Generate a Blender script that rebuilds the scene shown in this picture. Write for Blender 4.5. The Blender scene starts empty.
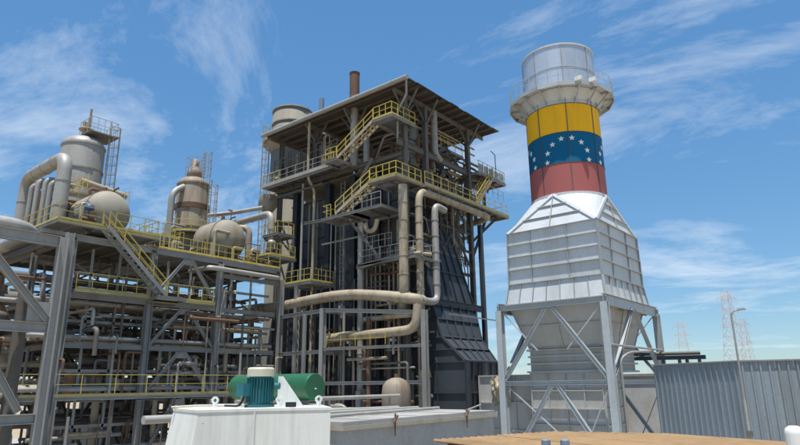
import bpy, math, random
from mathutils import Vector, Matrix
R = math.radians
rnd = random.Random(11)
scene = bpy.context.scene
COL = scene.collection

# ------------------------------------------------------------------ camera
YAW, PITCH, ROLL = R(39.149), R(15.07), R(-0.685)
EYE = Vector((0, 0, 5.5))
fw = Vector((math.cos(YAW) * math.cos(PITCH), math.sin(YAW) * math.cos(PITCH), math.sin(PITCH)))
rt = Vector((math.sin(YAW), -math.cos(YAW), 0))
up = rt.cross(fw)
r2 = rt * math.cos(ROLL) + up * math.sin(ROLL)
u2 = -rt * math.sin(ROLL) + up * math.cos(ROLL)
cam_data = bpy.data.cameras.new('camera')
cam = bpy.data.objects.new('camera', cam_data)
COL.objects.link(cam)
cam.matrix_world = Matrix(((r2.x, u2.x, -fw.x, EYE.x), (r2.y, u2.y, -fw.y, EYE.y), (r2.z, u2.z, -fw.z, EYE.z), (0, 0, 0, 1)))
cam_data.sensor_width = 36
cam_data.lens = 26.98
cam_data.clip_start = 0.1
cam_data.clip_end = 6000
scene.camera = cam

# ------------------------------------------------------------------ sky and sun
SUN = Vector((-0.20, -0.105, 0.974)).normalized()      # direction towards the sun
sun_el = math.asin(SUN.z)
world = bpy.data.worlds.new('World')
scene.world = world
world.use_nodes = True
nt = world.node_tree
nt.nodes.clear()
N = nt.nodes.new
L = nt.links.new
out = N('ShaderNodeOutputWorld')
bg = N('ShaderNodeBackground')
sky = N('ShaderNodeTexSky')
sky.sky_type = 'NISHITA'
sky.sun_disc = False
sky.sun_elevation = sun_el
sky.sun_rotation = math.atan2(SUN.x, SUN.y)
sky.altitude = 10
sky.air_density = 1.0
sky.dust_density = 0.15
sky.ozone_density = 3.2
bg.inputs['Strength'].default_value = 0.15
# thin high clouds: noise on the direction projected onto a flat layer
tc = N('ShaderNodeTexCoord')
sep = N('ShaderNodeSeparateXYZ')
L(tc.outputs['Generated'], sep.inputs[0])
mx = N('ShaderNodeMath'); mx.operation = 'MAXIMUM'; mx.inputs[1].default_value = 0.02
L(sep.outputs['Z'], mx.inputs[0])
add = N('ShaderNodeMath'); add.operation = 'ADD'; add.inputs[1].default_value = 0.12
L(mx.outputs[0], add.inputs[0])
dx = N('ShaderNodeMath'); dx.operation = 'DIVIDE'
dy = N('ShaderNodeMath'); dy.operation = 'DIVIDE'
L(sep.outputs['X'], dx.inputs[0]); L(add.outputs[0], dx.inputs[1])
L(sep.outputs['Y'], dy.inputs[0]); L(add.outputs[0], dy.inputs[1])
comb = N('ShaderNodeCombineXYZ')
L(dx.outputs[0], comb.inputs[0]); L(dy.outputs[0], comb.inputs[1])
mp = N('ShaderNodeMapping')
mp.inputs['Rotation'].default_value = (0, 0, R(55.6))
mp.inputs['Location'].default_value = (10.524, 14.712, 0)
mp.inputs['Scale'].default_value = (1.0, 0.6, 1)
L(comb.outputs[0], mp.inputs[0])
n1 = N('ShaderNodeTexNoise')
n1.inputs['Scale'].default_value = 1.28
n1.inputs['Detail'].default_value = 9
n1.inputs['Roughness'].default_value = 0.66
n1.inputs['Distortion'].default_value = 0.55
L(mp.outputs[0], n1.inputs['Vector'])
rp = N('ShaderNodeValToRGB')
rp.color_ramp.elements[0].position = 0.515
rp.color_ramp.elements[0].color = (0, 0, 0, 1)
rp.color_ramp.elements[1].position = 0.80
rp.color_ramp.elements[1].color = (1, 1, 1, 1)
L(n1.outputs['Fac'], rp.inputs[0])
cm = N('ShaderNodeMath'); cm.operation = 'MULTIPLY'; cm.inputs[1].default_value = 0.66
L(rp.outputs[0], cm.inputs[0])
mixc = N('ShaderNodeMixRGB')
mixc.inputs[2].default_value = (4.9, 5.2, 5.4, 1)
L(cm.outputs[0], mixc.inputs[0])
hs = N('ShaderNodeHueSaturation')
hs.inputs['Saturation'].default_value = 1.72
hs.inputs['Value'].default_value = 1.28
hs.inputs['Hue'].default_value = 0.5
gm = N('ShaderNodeGamma')
gm.inputs['Gamma'].default_value = 0.46
L(sky.outputs[0], gm.inputs['Color'])
L(gm.outputs[0], hs.inputs['Color'])
tint = N('ShaderNodeMixRGB')
tint.blend_type = 'MULTIPLY'
tint.inputs[0].default_value = 1
tint.inputs[2].default_value = (0.83, 1.06, 1.24, 1)
L(hs.outputs[0], tint.inputs[1])
L(tint.outputs[0], mixc.inputs[1])
L(mixc.outputs[0], bg.inputs['Color'])
L(bg.outputs[0], out.inputs['Surface'])

sd = bpy.data.lights.new('sun', 'SUN')
sd.energy = 4.4
sd.angle = R(0.53)
sd.color = (1.0, 0.955, 0.89)
so = bpy.data.objects.new('sun', sd)
COL.objects.link(so)
so.rotation_euler = SUN.to_track_quat('Z', 'Y').to_euler()
so.location = (0, 0, 80)

vs = scene.view_settings
vs.view_transform = 'Standard'
vs.look = 'None'
vs.gamma = 1
vs.exposure = 0.5
vs.use_curve_mapping = False
scene.cycles.max_bounces = 6

# ------------------------------------------------------------------ materials
def M(name, col, rough=0.6, metal=0.0, dirt=None, damt=0.4, scale=0.9, streak=0.3, var=0.18, bump=0.15, orand=0.10, spec=0.4, fine=9.0):
    m = bpy.data.materials.new(name)
    m.use_nodes = True
    t = m.node_tree
    n = t.nodes.new
    l = t.links.new
    b = t.nodes['Principled BSDF']
    b.inputs['Roughness'].default_value = rough
    b.inputs['Metallic'].default_value = metal
    b.inputs['Specular IOR Level'].default_value = spec
    geo = n('ShaderNodeNewGeometry')
    mp = n('ShaderNodeMapping')
    mp.inputs['Scale'].default_value = (1, 1, streak)
    l(geo.outputs['Position'], mp.inputs[0])
    a = n('ShaderNodeTexNoise')
    a.inputs['Scale'].default_value = scale
    a.inputs['Detail'].default_value = 7
    a.inputs['Roughness'].default_value = 0.65
    l(mp.outputs[0], a.inputs['Vector'])
    ramp = n('ShaderNodeValToRGB')
    ramp.color_ramp.elements[0].position = 0.48
    ramp.color_ramp.elements[1].position = 0.72
    l(a.outputs['Fac'], ramp.inputs[0])
    k = n('ShaderNodeMath'); k.operation = 'MULTIPLY'; k.inputs[1].default_value = damt
    l(ramp.outputs[0], k.inputs[0])
    mix = n('ShaderNodeMixRGB')
    d = dirt or tuple(c * 0.6 for c in col)
    mix.inputs[1].default_value = (*col, 1)
    mix.inputs[2].default_value = (*d, 1)
    l(k.outputs[0], mix.inputs[0])
    f = n('ShaderNodeTexNoise')
    f.inputs['Scale'].default_value = fine
    f.inputs['Detail'].default_value = 4
    l(geo.outputs['Position'], f.inputs['Vector'])
    oi = n('ShaderNodeObjectInfo')
    m1 = n('ShaderNodeMapRange')
    m1.inputs[3].default_value = 1 - var
    m1.inputs[4].default_value = 1 + var
    l(f.outputs['Fac'], m1.inputs[0])
    m2 = n('ShaderNodeMapRange')
    m2.inputs[3].default_value = 1 - orand
    m2.inputs[4].default_value = 1 + orand
    l(oi.outputs['Random'], m2.inputs[0])
    mm = n('ShaderNodeMath'); mm.operation = 'MULTIPLY'
    l(m1.outputs[0], mm.inputs[0]); l(m2.outputs[0], mm.inputs[1])
    hv = n('ShaderNodeHueSaturation')
    l(mix.outputs[0], hv.inputs['Color']); l(mm.outputs[0], hv.inputs['Value'])
    l(hv.outputs[0], b.inputs['Base Color'])
    if bump:
        bp = n('ShaderNodeBump')
        bp.inputs['Strength'].default_value = bump
        bp.inputs['Distance'].default_value = 0.05
        l(a.outputs['Fac'], bp.inputs['Height'])
        l(bp.outputs[0], b.inputs['Normal'])
    return m

RUST = (0.16, 0.075, 0.035)
m_steel = M('painted steel', (0.285, 0.285, 0.27), 0.55, 0.0, (0.13, 0.11, 0.09), 0.5)
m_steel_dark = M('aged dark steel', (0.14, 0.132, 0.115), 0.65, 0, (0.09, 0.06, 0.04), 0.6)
m_stackframe = M('pale galvanised steel', (0.40, 0.43, 0.435), 0.5, 0.1, (0.25, 0.24, 0.22), 0.45)
m_stack = M('silver stack paint', (0.53, 0.56, 0.57), 0.5, 0.05, (0.40, 0.395, 0.37), 0.6, scale=0.9, streak=0.15, orand=0.06)
m_rib_shade = M('shade grey stiffener angle', (0.34, 0.36, 0.365), 0.6, 0, (0.24, 0.22, 0.19), 0.6)  # darker than the plates: rib underside and shadow put into the colour
m_stack_top = M('bright aluminium sheet', (0.58, 0.62, 0.65), 0.32, 0.45, (0.36, 0.38, 0.38), 0.5, scale=0.5, orand=0.06)
m_hopper = M('dusty duct plate', (0.44, 0.44, 0.415), 0.7, 0.0, (0.33, 0.29, 0.22), 0.6, scale=0.7, orand=0.05)
m_col_dark = M('near black column paint', (0.03, 0.036, 0.044), 0.55, 0, (0.05, 0.045, 0.04), 0.5)
m_casing = M('dark grey casing', (0.088, 0.087, 0.083), 0.55, 0, (0.07, 0.058, 0.045), 0.6, orand=0.18)
m_casing2 = M('slate duct plate', (0.05, 0.059, 0.069), 0.5, 0, (0.045, 0.045, 0.045), 0.55, orand=0.10)
m_clad = M('beige weathered cladding', (0.37, 0.315, 0.225), 0.6, 0.0, (0.17, 0.105, 0.055), 0.85, scale=1.5, streak=0.5)
m_clad_grey = M('grey aluminium cladding', (0.37, 0.355, 0.32), 0.5, 0.15, (0.26, 0.22, 0.17), 0.6, scale=1.0)
m_vessel = M('vessel cladding', (0.29, 0.27, 0.215), 0.7, 0.0, (0.25, 0.155, 0.06), 0.95, scale=0.9, streak=0.3)
m_drum = M('olive grey drum plate', (0.20, 0.19, 0.155), 0.75, 0, (0.14, 0.10, 0.065), 0.7, scale=0.7, streak=0.15)
m_vessel_rust = M('rusty vessel cladding', (0.31, 0.26, 0.195), 0.65, 0.0, (0.13, 0.08, 0.05), 0.85, scale=0.9, streak=0.15)
m_yellow = M('yellow rail paint', (0.58, 0.455, 0.09), 0.55, 0, (0.28, 0.19, 0.07), 0.55, scale=2.0, orand=0.15)
m_rail_pale = M('galvanised rail', (0.42, 0.40, 0.34), 0.55, 0.2, RUST, 0.4)
m_deck = M('grating steel', (0.15, 0.14, 0.12), 0.7, 0, (0.10, 0.06, 0.035), 0.6)
m_toe = M('dull yellow toe plate', (0.33, 0.29, 0.13), 0.6, 0, (0.2, 0.13, 0.06), 0.6, scale=1.6)
m_rust = M('rusty steel', (0.15, 0.085, 0.055), 0.75, 0, (0.08, 0.04, 0.025), 0.6)
m_roof = M('canopy roof sheet', (0.075, 0.068, 0.06), 0.6, 0, (0.06, 0.042, 0.03), 0.6)
m_purlin = M('canopy purlin', (0.11, 0.095, 0.08), 0.65, 0, RUST, 0.5)
m_gutter = M('pale gutter', (0.31, 0.31, 0.29), 0.5, 0.1, (0.25, 0.22, 0.17), 0.5)
m_conc = M('concrete', (0.33, 0.325, 0.305), 0.85, 0, (0.22, 0.205, 0.175), 0.6, scale=0.8, streak=0.35, bump=0.3)
m_conc_edge = M('stained concrete edge', (0.36, 0.32, 0.25), 0.85, 0, (0.2, 0.16, 0.10), 0.7, bump=0.3)
m_white = M('white enamel', (0.73, 0.745, 0.70), 0.42, 0, (0.47, 0.46, 0.40), 0.65, scale=3.2, streak=0.08, var=0.05, bump=0.03, orand=0.01)
m_green = M('green tank paint', (0.014, 0.105, 0.045), 0.48, 0, (0.035, 0.075, 0.04), 0.75, scale=7, streak=0.5, var=0.14, bump=0.04)
m_teal = M('teal motor paint', (0.014, 0.13, 0.15), 0.55, 0, (0.035, 0.06, 0.06), 0.75, scale=14, var=0.1, bump=0.04)
m_cream = M('cream motor cowl', (0.52, 0.50, 0.38), 0.5, 0, (0.36, 0.33, 0.22), 0.5, scale=6, var=0.06, bump=0.03)
m_black = M('black rubber', (0.02, 0.02, 0.022), 0.6, 0, var=0.1)
m_ochre = M('ochre roof sheet', (0.31, 0.20, 0.10), 0.8, 0, (0.22, 0.14, 0.07), 0.8, scale=2.4, streak=1, var=0.14, bump=0.1)
m_capblue = M('blue grey vent cap', (0.20, 0.25, 0.32), 0.5, 0.1, (0.14, 0.15, 0.16), 0.5, scale=5)
m_wall = M('blue grey wall sheet', (0.225, 0.27, 0.30), 0.5, 0.05, (0.16, 0.17, 0.165), 0.55, scale=0.6, streak=0.2, orand=0.07)
m_grey_build = M('stained grey render', (0.48, 0.48, 0.47), 0.8, 0, (0.33, 0.25, 0.16), 0.7, scale=0.35, streak=0.6)
m_fy = M('flag yellow', (0.92, 0.49, 0.015), 0.6, 0, (0.60, 0.32, 0.03), 0.5, spec=0.15, scale=1.3, streak=0.12, var=0.05, orand=0.05)
m_fb = M('flag blue', (0.006, 0.125, 0.26), 0.6, 0, (0.02, 0.12, 0.19), 0.5, spec=0.12, scale=1.3, streak=0.12, var=0.06, orand=0.08)
m_fr = M('flag red', (0.40, 0.125, 0.115), 0.6, 0, (0.30, 0.12, 0.11), 0.5, spec=0.15, scale=1.3, streak=0.12, var=0.06, orand=0.06)
m_star = M('star white', (0.80, 0.80, 0.78), 0.5, 0, var=0.03, bump=0)
m_strap = M('seam strap', (0.08, 0.085, 0.10), 0.6, 0, RUST, 0.4)
m_pylon = M('haze paled pylon steel', (0.62, 0.52, 0.50), 0.6, 0.1, (0.6, 0.56, 0.52), 0.6, scale=0.1, streak=1)  # distance haze put into the colour as a paler steel tone
m_ground = M('dusty ground', (0.34, 0.27, 0.18), 0.9, 0, (0.25, 0.21, 0.155), 0.7, scale=0.06, streak=1, fine=2.0, bump=0.3)
m_orange = M('faded orange paint', (0.40, 0.22, 0.11), 0.6, 0, RUST, 0.5)
m_leaf = M('leaf', (0.055, 0.085, 0.03), 0.6, 0, (0.035, 0.055, 0.02), 0.6, scale=2, var=0.3, bump=0)
m_bark = M('bark', (0.11, 0.085, 0.06), 0.9)
m_blue = M('blue actuator', (0.05, 0.10, 0.26), 0.5)
m_glass = M('lamp glass', (0.6, 0.6, 0.58), 0.2, 0)

# ------------------------------------------------------------------ mesh builder
V = lambda *a: Vector(a)
class MB:
    def __init__(s):
        s.v, s.f, s.s = [], [], []
    def face(s, pts, smooth=False):
        b = len(s.v)
        s.v += [tuple(p) for p in pts]
        s.f.append(tuple(range(b, b + len(pts)))); s.s.append(smooth)
        return s
    def hexa(s, a):                       # 8 corners: bottom ring 0-3, top ring 4-7
        b = len(s.v)
        s.v += [tuple(p) for p in a]
        for q in ((3, 2, 1, 0), (4, 5, 6, 7), (0, 1, 5, 4), (1, 2, 6, 5), (2, 3, 7, 6), (3, 0, 4, 7)):
            s.f.append(tuple(b + i for i in q)); s.s.append(False)
        return s
    def box(s, x0, x1, y0, y1, z0, z1):
        return s.hexa([(x0, y0, z0), (x1, y0, z0), (x1, y1, z0), (x0, y1, z0), (x0, y0, z1), (x1, y0, z1), (x1, y1, z1), (x0, y1, z1)])
    def frame(s, p0, p1, upv=None):
        d = (Vector(p1) - Vector(p0)).normalized()
        u = Vector(upv) if upv else (V(0, 0, 1) if abs(d.z) < 0.95 else V(1, 0, 0))
        a = d.cross(u).normalized()
        return d, a, a.cross(d).normalized()
    def bar(s, p0, p1, w, h=None, upv=None):
        h = h or w
        p0, p1 = Vector(p0), Vector(p1)
        d, a, c = s.frame(p0, p1, upv)
        a, c = a * w / 2, c * h / 2
        return s.hexa([p0 - a - c, p0 + a - c, p0 + a + c, p0 - a + c, p1 - a - c, p1 + a - c, p1 + a + c, p1 - a + c])
    def ibar(s, p0, p1, w, h, t=None, upv=None):
        t = t or max(0.025, w * 0.09)
        p0, p1 = Vector(p0), Vector(p1)
        d, a, c = s.frame(p0, p1, upv)
        W, H = w / 2, h / 2
        pr = [(-W, -H), (W, -H), (W, -H + t), (t / 2, -H + t), (t / 2, H - t), (W, H - t), (W, H), (-W, H), (-W, H - t), (-t / 2, H - t), (-t / 2, -H + t), (-W, -H + t)]
        b = len(s.v)
        for p in (p0, p1):
            s.v += [tuple(p + a * x + c * y) for x, y in pr]
        n = 12
        for i in range(n):
            j = (i + 1) % n
            s.f.append((b + i, b + j, b + n + j, b + n + i)); s.s.append(False)
        for o in (0, n):
            for q in ((0, 1, 2, 11), (5, 6, 7, 8), (3, 4, 9, 10)):
                s.f.append(tuple(b + o + i for i in q)); s.s.append(False)
        return s
    def tube(s, pts, r, n=12, bend=0.0, cap=True, bands=0.0):
        P = [Vector(p) for p in pts]
        path = [P[0]]
        for i in range(1, len(P) - 1):
            if bend <= 0:
                path.append(P[i]); continue
            a, b = P[i - 1] - P[i], P[i + 1] - P[i]
            k = min(bend, a.length * 0.48, b.length * 0.48)
            A, B = P[i] + a.normalized() * k, P[i] + b.normalized() * k
            for q in range(7):
                t = q / 6
                path.append(A * (1 - t) ** 2 + P[i] * 2 * t * (1 - t) + B * t * t)
        path.append(P[-1])
        d0 = (path[1] - path[0]).normalized()
        ref = V(0, 0, 1) if abs(d0.z) < 0.9 else V(1, 0, 0)
        a = d0.cross(ref).normalized()
        rings = []
        for i, p in enumerate(path):
            if i == 0: d = path[1] - path[0]
            elif i == len(path) - 1: d = path[-1] - path[-2]
            else: d = (path[i + 1] - p).normalized() + (p - path[i - 1]).normalized()
            d.normalize()
            a = (a - d * a.dot(d)).normalized()
            c = d.cross(a)
            k = len(s.v)
            s.v += [tuple(p + (a * math.cos(2 * math.pi * j / n) + c * math.sin(2 * math.pi * j / n)) * r) for j in range(n)]
            rings.append(k)
        for k0, k1 in zip(rings, rings[1:]):
            for j in range(n):
                q = (j + 1) % n
                s.f.append((k0 + j, k0 + q, k1 + q, k1 + j)); s.s.append(True)
        if cap:
            for k, rev in ((rings[0], True), (rings[-1], False)):
                pts_ = [s.v[k + j] for j in range(n)]
                s.face(pts_[::-1] if rev else pts_)
        if bands:
            for p, q in zip(P, P[1:]):
                ln = (q - p).length
                m = int(ln / bands)
                d = (q - p).normalized()
                for i in range(1, m):
                    c = p + d * (ln * i / m)
                    s.tube([c - d * 0.05, c + d * 0.05], r + 0.035, n, cap=True)
        return s
    def lathe(s, prof, c, axis='z', n=24, a0=0.0, a1=2 * math.pi, smooth=True):
        c = Vector(c)
        full = abs(a1 - a0 - 2 * math.pi) < 1e-6
        m = n if full else n + 1
        b = len(s.v)
        for r, h in prof:
            for j in range(m):
                t = a0 + (a1 - a0) * j / n
                x, y = r * math.cos(t), r * math.sin(t)
                o = V(x, y, h) if axis == 'z' else (V(x, h, -y) if axis == 'y' else V(h, x, y))
                s.v.append(tuple(c + o))
        for i in range(len(prof) - 1):
            for j in range(n):
                q = (j + 1) % m
                s.f.append((b + i * m + j, b + i * m + q, b + (i + 1) * m + q, b + (i + 1) * m + j)); s.s.append(smooth)
        return s
    def railing(s, pts, h=1.1, step=1.5, t=0.055, toe=False, mid=True, closed=False):
        t = t * 0.74
        P = [Vector(p) for p in pts]
        if closed: P.append(P[0])
        for i, (p, q) in enumerate(zip(P, P[1:])):
            ln = (q - p).length
            m = max(1, round(ln / step))
            for k in range(m + (1 if i == len(P) - 2 and not closed else 0)):
                a = p.lerp(q, k / m)
                s.bar(a, a + V(0, 0, h), t)
            s.bar(p + V(0, 0, h), q + V(0, 0, h), t)
            if mid: s.bar(p + V(0, 0, h * 0.52), q + V(0, 0, h * 0.52), t * 0.85)
            if toe: s.bar(p + V(0, 0, 0.08), q + V(0, 0, 0.08), 0.02, 0.15)
        return s
    def cage(s, base, z0, z1, out, r=0.38):
        """ladder with safety hoops; out = unit vector away from the wall"""
        base = Vector(base); o = Vector(out).normalized(); w = V(-o.y, o.x, 0)
        for k in (-0.24, 0.24):
            p = base + w * k
            s.bar(V(p.x, p.y, z0), V(p.x, p.y, z1), 0.06)
        z = z0 + 0.3
        while z < z1:
            s.bar(V(base.x, base.y, z) + w * -0.24, V(base.x, base.y, z) + w * 0.24, 0.035); z += 0.35
        z = z0 + 2.2
        zs = []
        while z < z1 + 0.01:
            ring = [V(base.x, base.y, z) + w * (r * math.cos(t)) + o * (0.05 + 0.72 * math.sin(t)) for t in [math.pi * i / 8 for i in range(9)]]
            for a, b in zip(ring, ring[1:]): s.bar(a, b, 0.045)
            zs.append(ring); z += 0.8
        if len(zs) > 1:
            for i in (1, 3, 4, 5, 7):
                s.bar(zs[0][i], zs[-1][i], 0.04)
        return s
    def build(s, name, mat, parent=None, loc=None):
        o3 = Vector(loc) if loc else (root_of(parent).location.copy() if parent else V(0, 0, 0))
        me = bpy.data.meshes.new(name)
        me.from_pydata([(x - o3.x, y - o3.y, z - o3.z) for x, y, z in s.v], [], s.f)
        me.polygons.foreach_set('use_smooth', s.s)
        me.materials.append(mat)
        me.update()
        o = bpy.data.objects.new(name, me)
        COL.objects.link(o)
        if parent: o.parent = parent
        else: o.location = o3
        return o

def root_of(o):
    while o.parent: o = o.parent
    return o
def tag(o, label, cat, group=None, kind=None):
    if label: o['label'] = label
    if cat: o['category'] = cat
    if group: o['group'] = group
    if kind: o['kind'] = kind
    return o
def thing(name, label, cat, loc, group=None):
    o = bpy.data.objects.new(name, None)
    o.empty_display_size = 0.3
    COL.objects.link(o)
    o.location = loc
    return tag(o, label, cat, group)
def lerp2(q, u, v):
    a, b, c, d = q                        # bottom-left, bottom-right, top-right, top-left
    return (a.lerp(b, u)).lerp(d.lerp(c, u), v)
def panel_grid(q, us, vs_, mat, parent, out, name='panel', rib=None, ribw=0.12, ribd=0.14, gap=0.012, th=0.05, ribmat=None, vrib=True, hrib=True, vw=None):
    """plates of one face, each plate its own mesh, with raised stiffener ribs along the joints"""
    q = [Vector(p) for p in q]
    o = Vector(out).normalized()
    for i in range(len(us) - 1):
        for j in range(len(vs_) - 1):
            off = o * rnd.uniform(-0.006, 0.006)
            W = max((q[1] - q[0]).length, 0.1); H = max((q[3] - q[0]).length, 0.1)
            u0, u1, v0, v1 = us[i] + gap / W, us[i + 1] - gap / W, vs_[j] + gap / H, vs_[j + 1] - gap / H
            c = [lerp2(q, u0, v0), lerp2(q, u1, v0), lerp2(q, u1, v1), lerp2(q, u0, v1)]
            mb = MB()
            mb.hexa([p - o * th + off for p in c] + [p + off for p in c])
            mb.build(name, mat, parent)
    ribmat = ribmat or mat
    if rib:
        if hrib:
            for v in vs_:
                a, b = lerp2(q, 0, v), lerp2(q, 1, v)
                MB().bar(a + o * (ribd / 2 - 0.005), b + o * (ribd / 2 - 0.005), ribd, ribw, upv=(q[3] - q[0])).build(rib, ribmat, parent)
        if vrib:
            w2 = vw or ribw * 0.8
            for u in us:
                a, b = lerp2(q, u, 0), lerp2(q, u, 1)
                MB().bar(a + o * (ribd * 0.42), b + o * (ribd * 0.42), w2, ribd * 0.84, upv=o).build(rib, ribmat, parent)
def frac(n): return [i / n for i in range(n + 1)]
def stair(parent, p0, p1, width, side, m_str=None, m_rail=None, rails=(1, 1), step=0.24):
    """flight from p0 (foot) up to p1 (head); side = unit vector across the flight"""
    p0, p1, w = Vector(p0), Vector(p1), Vector(side).normalized() * width
    n = max(3, int(abs(p1.z - p0.z) / step))
    tr = MB()
    for i in range(1, n):
        c = p0.lerp(p1, i / n)
        tr.bar(c + w * 0.04, c + w * 0.96, 0.26, 0.04, upv=(0, 0, 1))
    parent = tr.build('stair_flight', m_str or m_steel, parent)
    for k in (0, 1):
        MB().bar(p0 + w * k, p1 + w * k, 0.06, 0.28).build('stringer', m_str or m_steel, parent)
    for k in (0, 1):
        if rails[k]:
            rl = MB()
            a, b = p0 + w * k, p1 + w * k
            m = 4
            for i in range(m + 1):
                c = a.lerp(b, i / m)
                rl.bar(c, c + V(0, 0, 1.05), 0.055)
            rl.bar(a + V(0, 0, 1.05), b + V(0, 0, 1.05), 0.06)
            rl.bar(a + V(0, 0, 0.55), b + V(0, 0, 0.55), 0.05)
            rl.build('handrail', m_rail or m_yellow, parent)
def deck(parent, x0, x1, y0, y1, z, joist='y', th=0.05, edge=0.22, name='deck', step=1.2, m_edge=None):
    gr_ = MB()                                       # open bar grating: daylight falls through
    long = (x1 - x0) if joist == 'y' else (y1 - y0)
    span = (y1 - y0) if joist == 'y' else (x1 - x0)
    m = max(3, int(span / 0.17))
    for i in range(m):
        c = (i + .5) / m * span
        if joist == 'y': gr_.box(x0, x1, y0 + c - .045, y0 + c + .045, z - th, z)
        else: gr_.box(x0 + c - .045, x0 + c + .045, y0, y1, z - th, z)
    parent = gr_.build(name, m_deck, parent)
    e = m_edge or m_steel
    for a, b in (((x0, y0), (x1, y0)), ((x0, y1), (x1, y1)), ((x0, y0), (x0, y1)), ((x1, y0), (x1, y1))):
        MB().ibar((*a, z - th - edge / 2 - 0.002), (*b, z - th - edge / 2 - 0.002), 0.14, edge).build('edge_beam', e, parent)
    j = MB()
    n = max(1, int(((x1 - x0) if joist == 'y' else (y1 - y0)) / step))
    for i in range(1, n):
        if joist == 'y':
            x = x0 + (x1 - x0) * i / n
            j.bar((x, y0 + 0.1, z - th - 0.09), (x, y1 - 0.1, z - th - 0.09), 0.09, 0.16)
        else:
            y = y0 + (y1 - y0) * i / n
            j.bar((x0 + 0.1, y, z - th - 0.09), (x1 - 0.1, y, z - th - 0.09), 0.09, 0.16)
    if j.v: tag(j.build('joists', m_steel_dark, parent), None, None, kind='stuff')
def col_i(parent, x, y, z0, z1, w=0.36, mat=None, name='column', upv=(0, 1, 0)):
    return MB().ibar((x, y, z0), (x, y, z1), w, w, upv=upv).build(name, mat or m_steel, parent)
def beam(parent, p0, p1, w=0.25, h=0.35, mat=None, name='beam'):
    return MB().ibar(p0, p1, w, h).build(name, mat or m_steel, parent)
def brace(parent, p0, p1, w=0.2, mat=None):
    return MB().ibar(p0, p1, w, w).build('brace', mat or m_steel, parent)
def pipe(label, pts, r, mat, bend=None, group=None, name='pipe', bands=0.0, n=14, flanges=(), cat='pipe'):
    mb = MB().tube(pts, r, n, bend if bend is not None else r * 2.6, bands=bands)
    o = mb.build(name, mat, None, loc=pts[0])
    tag(o, label, cat, group)
    for p, d in flanges:
        p, d = Vector(p), Vector(d).normalized()
        MB().tube([p - d * 0.07, p + d * 0.07], r * 1.35, 14).build('flange', m_steel, o)
    return o

# ------------------------------------------------------------------ ground
g = MB().face([(-2500, -2500, 0), (3500, -2500, 0), (3500, 3500, 0), (-2500, 3500, 0)]).build('ground', m_ground)
g['kind'] = 'structure'
sl = MB().face([(10, 8, 0.004), (60, 8, 0.004), (60, 80, 0.004), (10, 80, 0.004)]).build('concrete_yard', m_conc)
sl['kind'] = 'structure'

# ------------------------------------------------------------------ exhaust stack
SX, SY = 43.3, 18.1
T = thing('exhaust_stack', 'tall silver exhaust stack painted with yellow, blue and red flag bands', 'chimney', (SX, SY, 0))
SR = 2.86
def arc_panel(name, mat, r, z0, z1, a0, a1, th=0.05, n=8):
    mb = MB()
    mb.lathe([(r, z0), (r, z1)], (SX, SY, 0), 'z', n, a0, a1)
    mb.lathe([(r, z1), (r - th, z1)], (SX, SY, 0), 'z', n, a0, a1, smooth=False)
    mb.lathe([(r - th, z0), (r, z0)], (SX, SY, 0), 'z', n, a0, a1, smooth=False)
    for a in (a0, a1):
        c, s = math.cos(a), math.sin(a)
        mb.face([(SX + r * c, SY + r * s, z0), (SX + r * c, SY + r * s, z1), (SX + (r - th) * c, SY + (r - th) * s, z1), (SX + (r - th) * c, SY + (r - th) * s, z0)])
    return mb.build(name, mat, T)
vdir = math.atan2(-SY, -SX)               # azimuth of the stack side that faces the viewpoint
MB().lathe([(SR - 0.06, 18.9), (SR - 0.06, 31.2)], (SX, SY, 0), 'z', 48).lathe([(SR - 0.25, 31.3), (SR - 0.25, 27)], (SX, SY, 0), 'z', 48).lathe([(0.01, 27), (SR - 0.25, 27)], (SX, SY, 0), 'z', 48).build('inner_flue', m_steel_dark, T)
seams = [vdir + R(7) + k * math.pi / 4 for k in range(8)]
for k in range(8):
    a0, a1 = seams[k] + 0.006, seams[(k + 1) % 8] + (2 * math.pi if k == 7 else 0) - 0.006
    arc_panel('flag_panel', m_fr, SR, 19.08, 21.42, a0, a1)
    arc_panel('flag_panel', m_fb, SR, 21.44, 23.86, a0, a1)
    arc_panel('flag_panel', m_fy, SR, 23.88, 26.22, a0, a1)
    arc_panel('shell_panel', m_stack, SR - 0.01, 26.24, 27.9, a0, a1)
    arc_panel('shell_panel', m_stack_top, SR - 0.01, 27.92, 31.35, a0, a1)
    c, s = math.cos(seams[k]), math.sin(seams[k])
    MB().bar((SX + (SR + 0.01) * c, SY + (SR + 0.01) * s, 19.1), (SX + (SR + 0.01) * c, SY + (SR + 0.01) * s, 26.2), 0.06, 0.05, upv=(c, s, 0)).build('seam_strap', m_strap, T)
    MB().bar((SX + (SR + 0.01) * c, SY + (SR + 0.01) * s, 26.24), (SX + (SR + 0.01) * c, SY + (SR + 0.01) * s, 31.3), 0.06, 0.06, upv=(c, s, 0)).build('seam_strap', m_steel, T)
for z, mat, h, e in ((19.0, m_stack, 0.16, 0.10), (21.43, m_strap, 0.05, 0.03), (23.87, m_strap, 0.05, 0.03), (26.23, m_strap, 0.05, 0.03), (31.36, m_stack, 0.14, 0.06), (29.4, m_stackframe, 0.06, 0.04)):
    MB().lathe([(SR - 0.1, z - h / 2), (SR + e, z - h / 2), (SR + e, z + h / 2), (SR - 0.1, z + h / 2)], (SX, SY, 0), 'z', 48, smooth=False).build('ring_band', mat, T)
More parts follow.
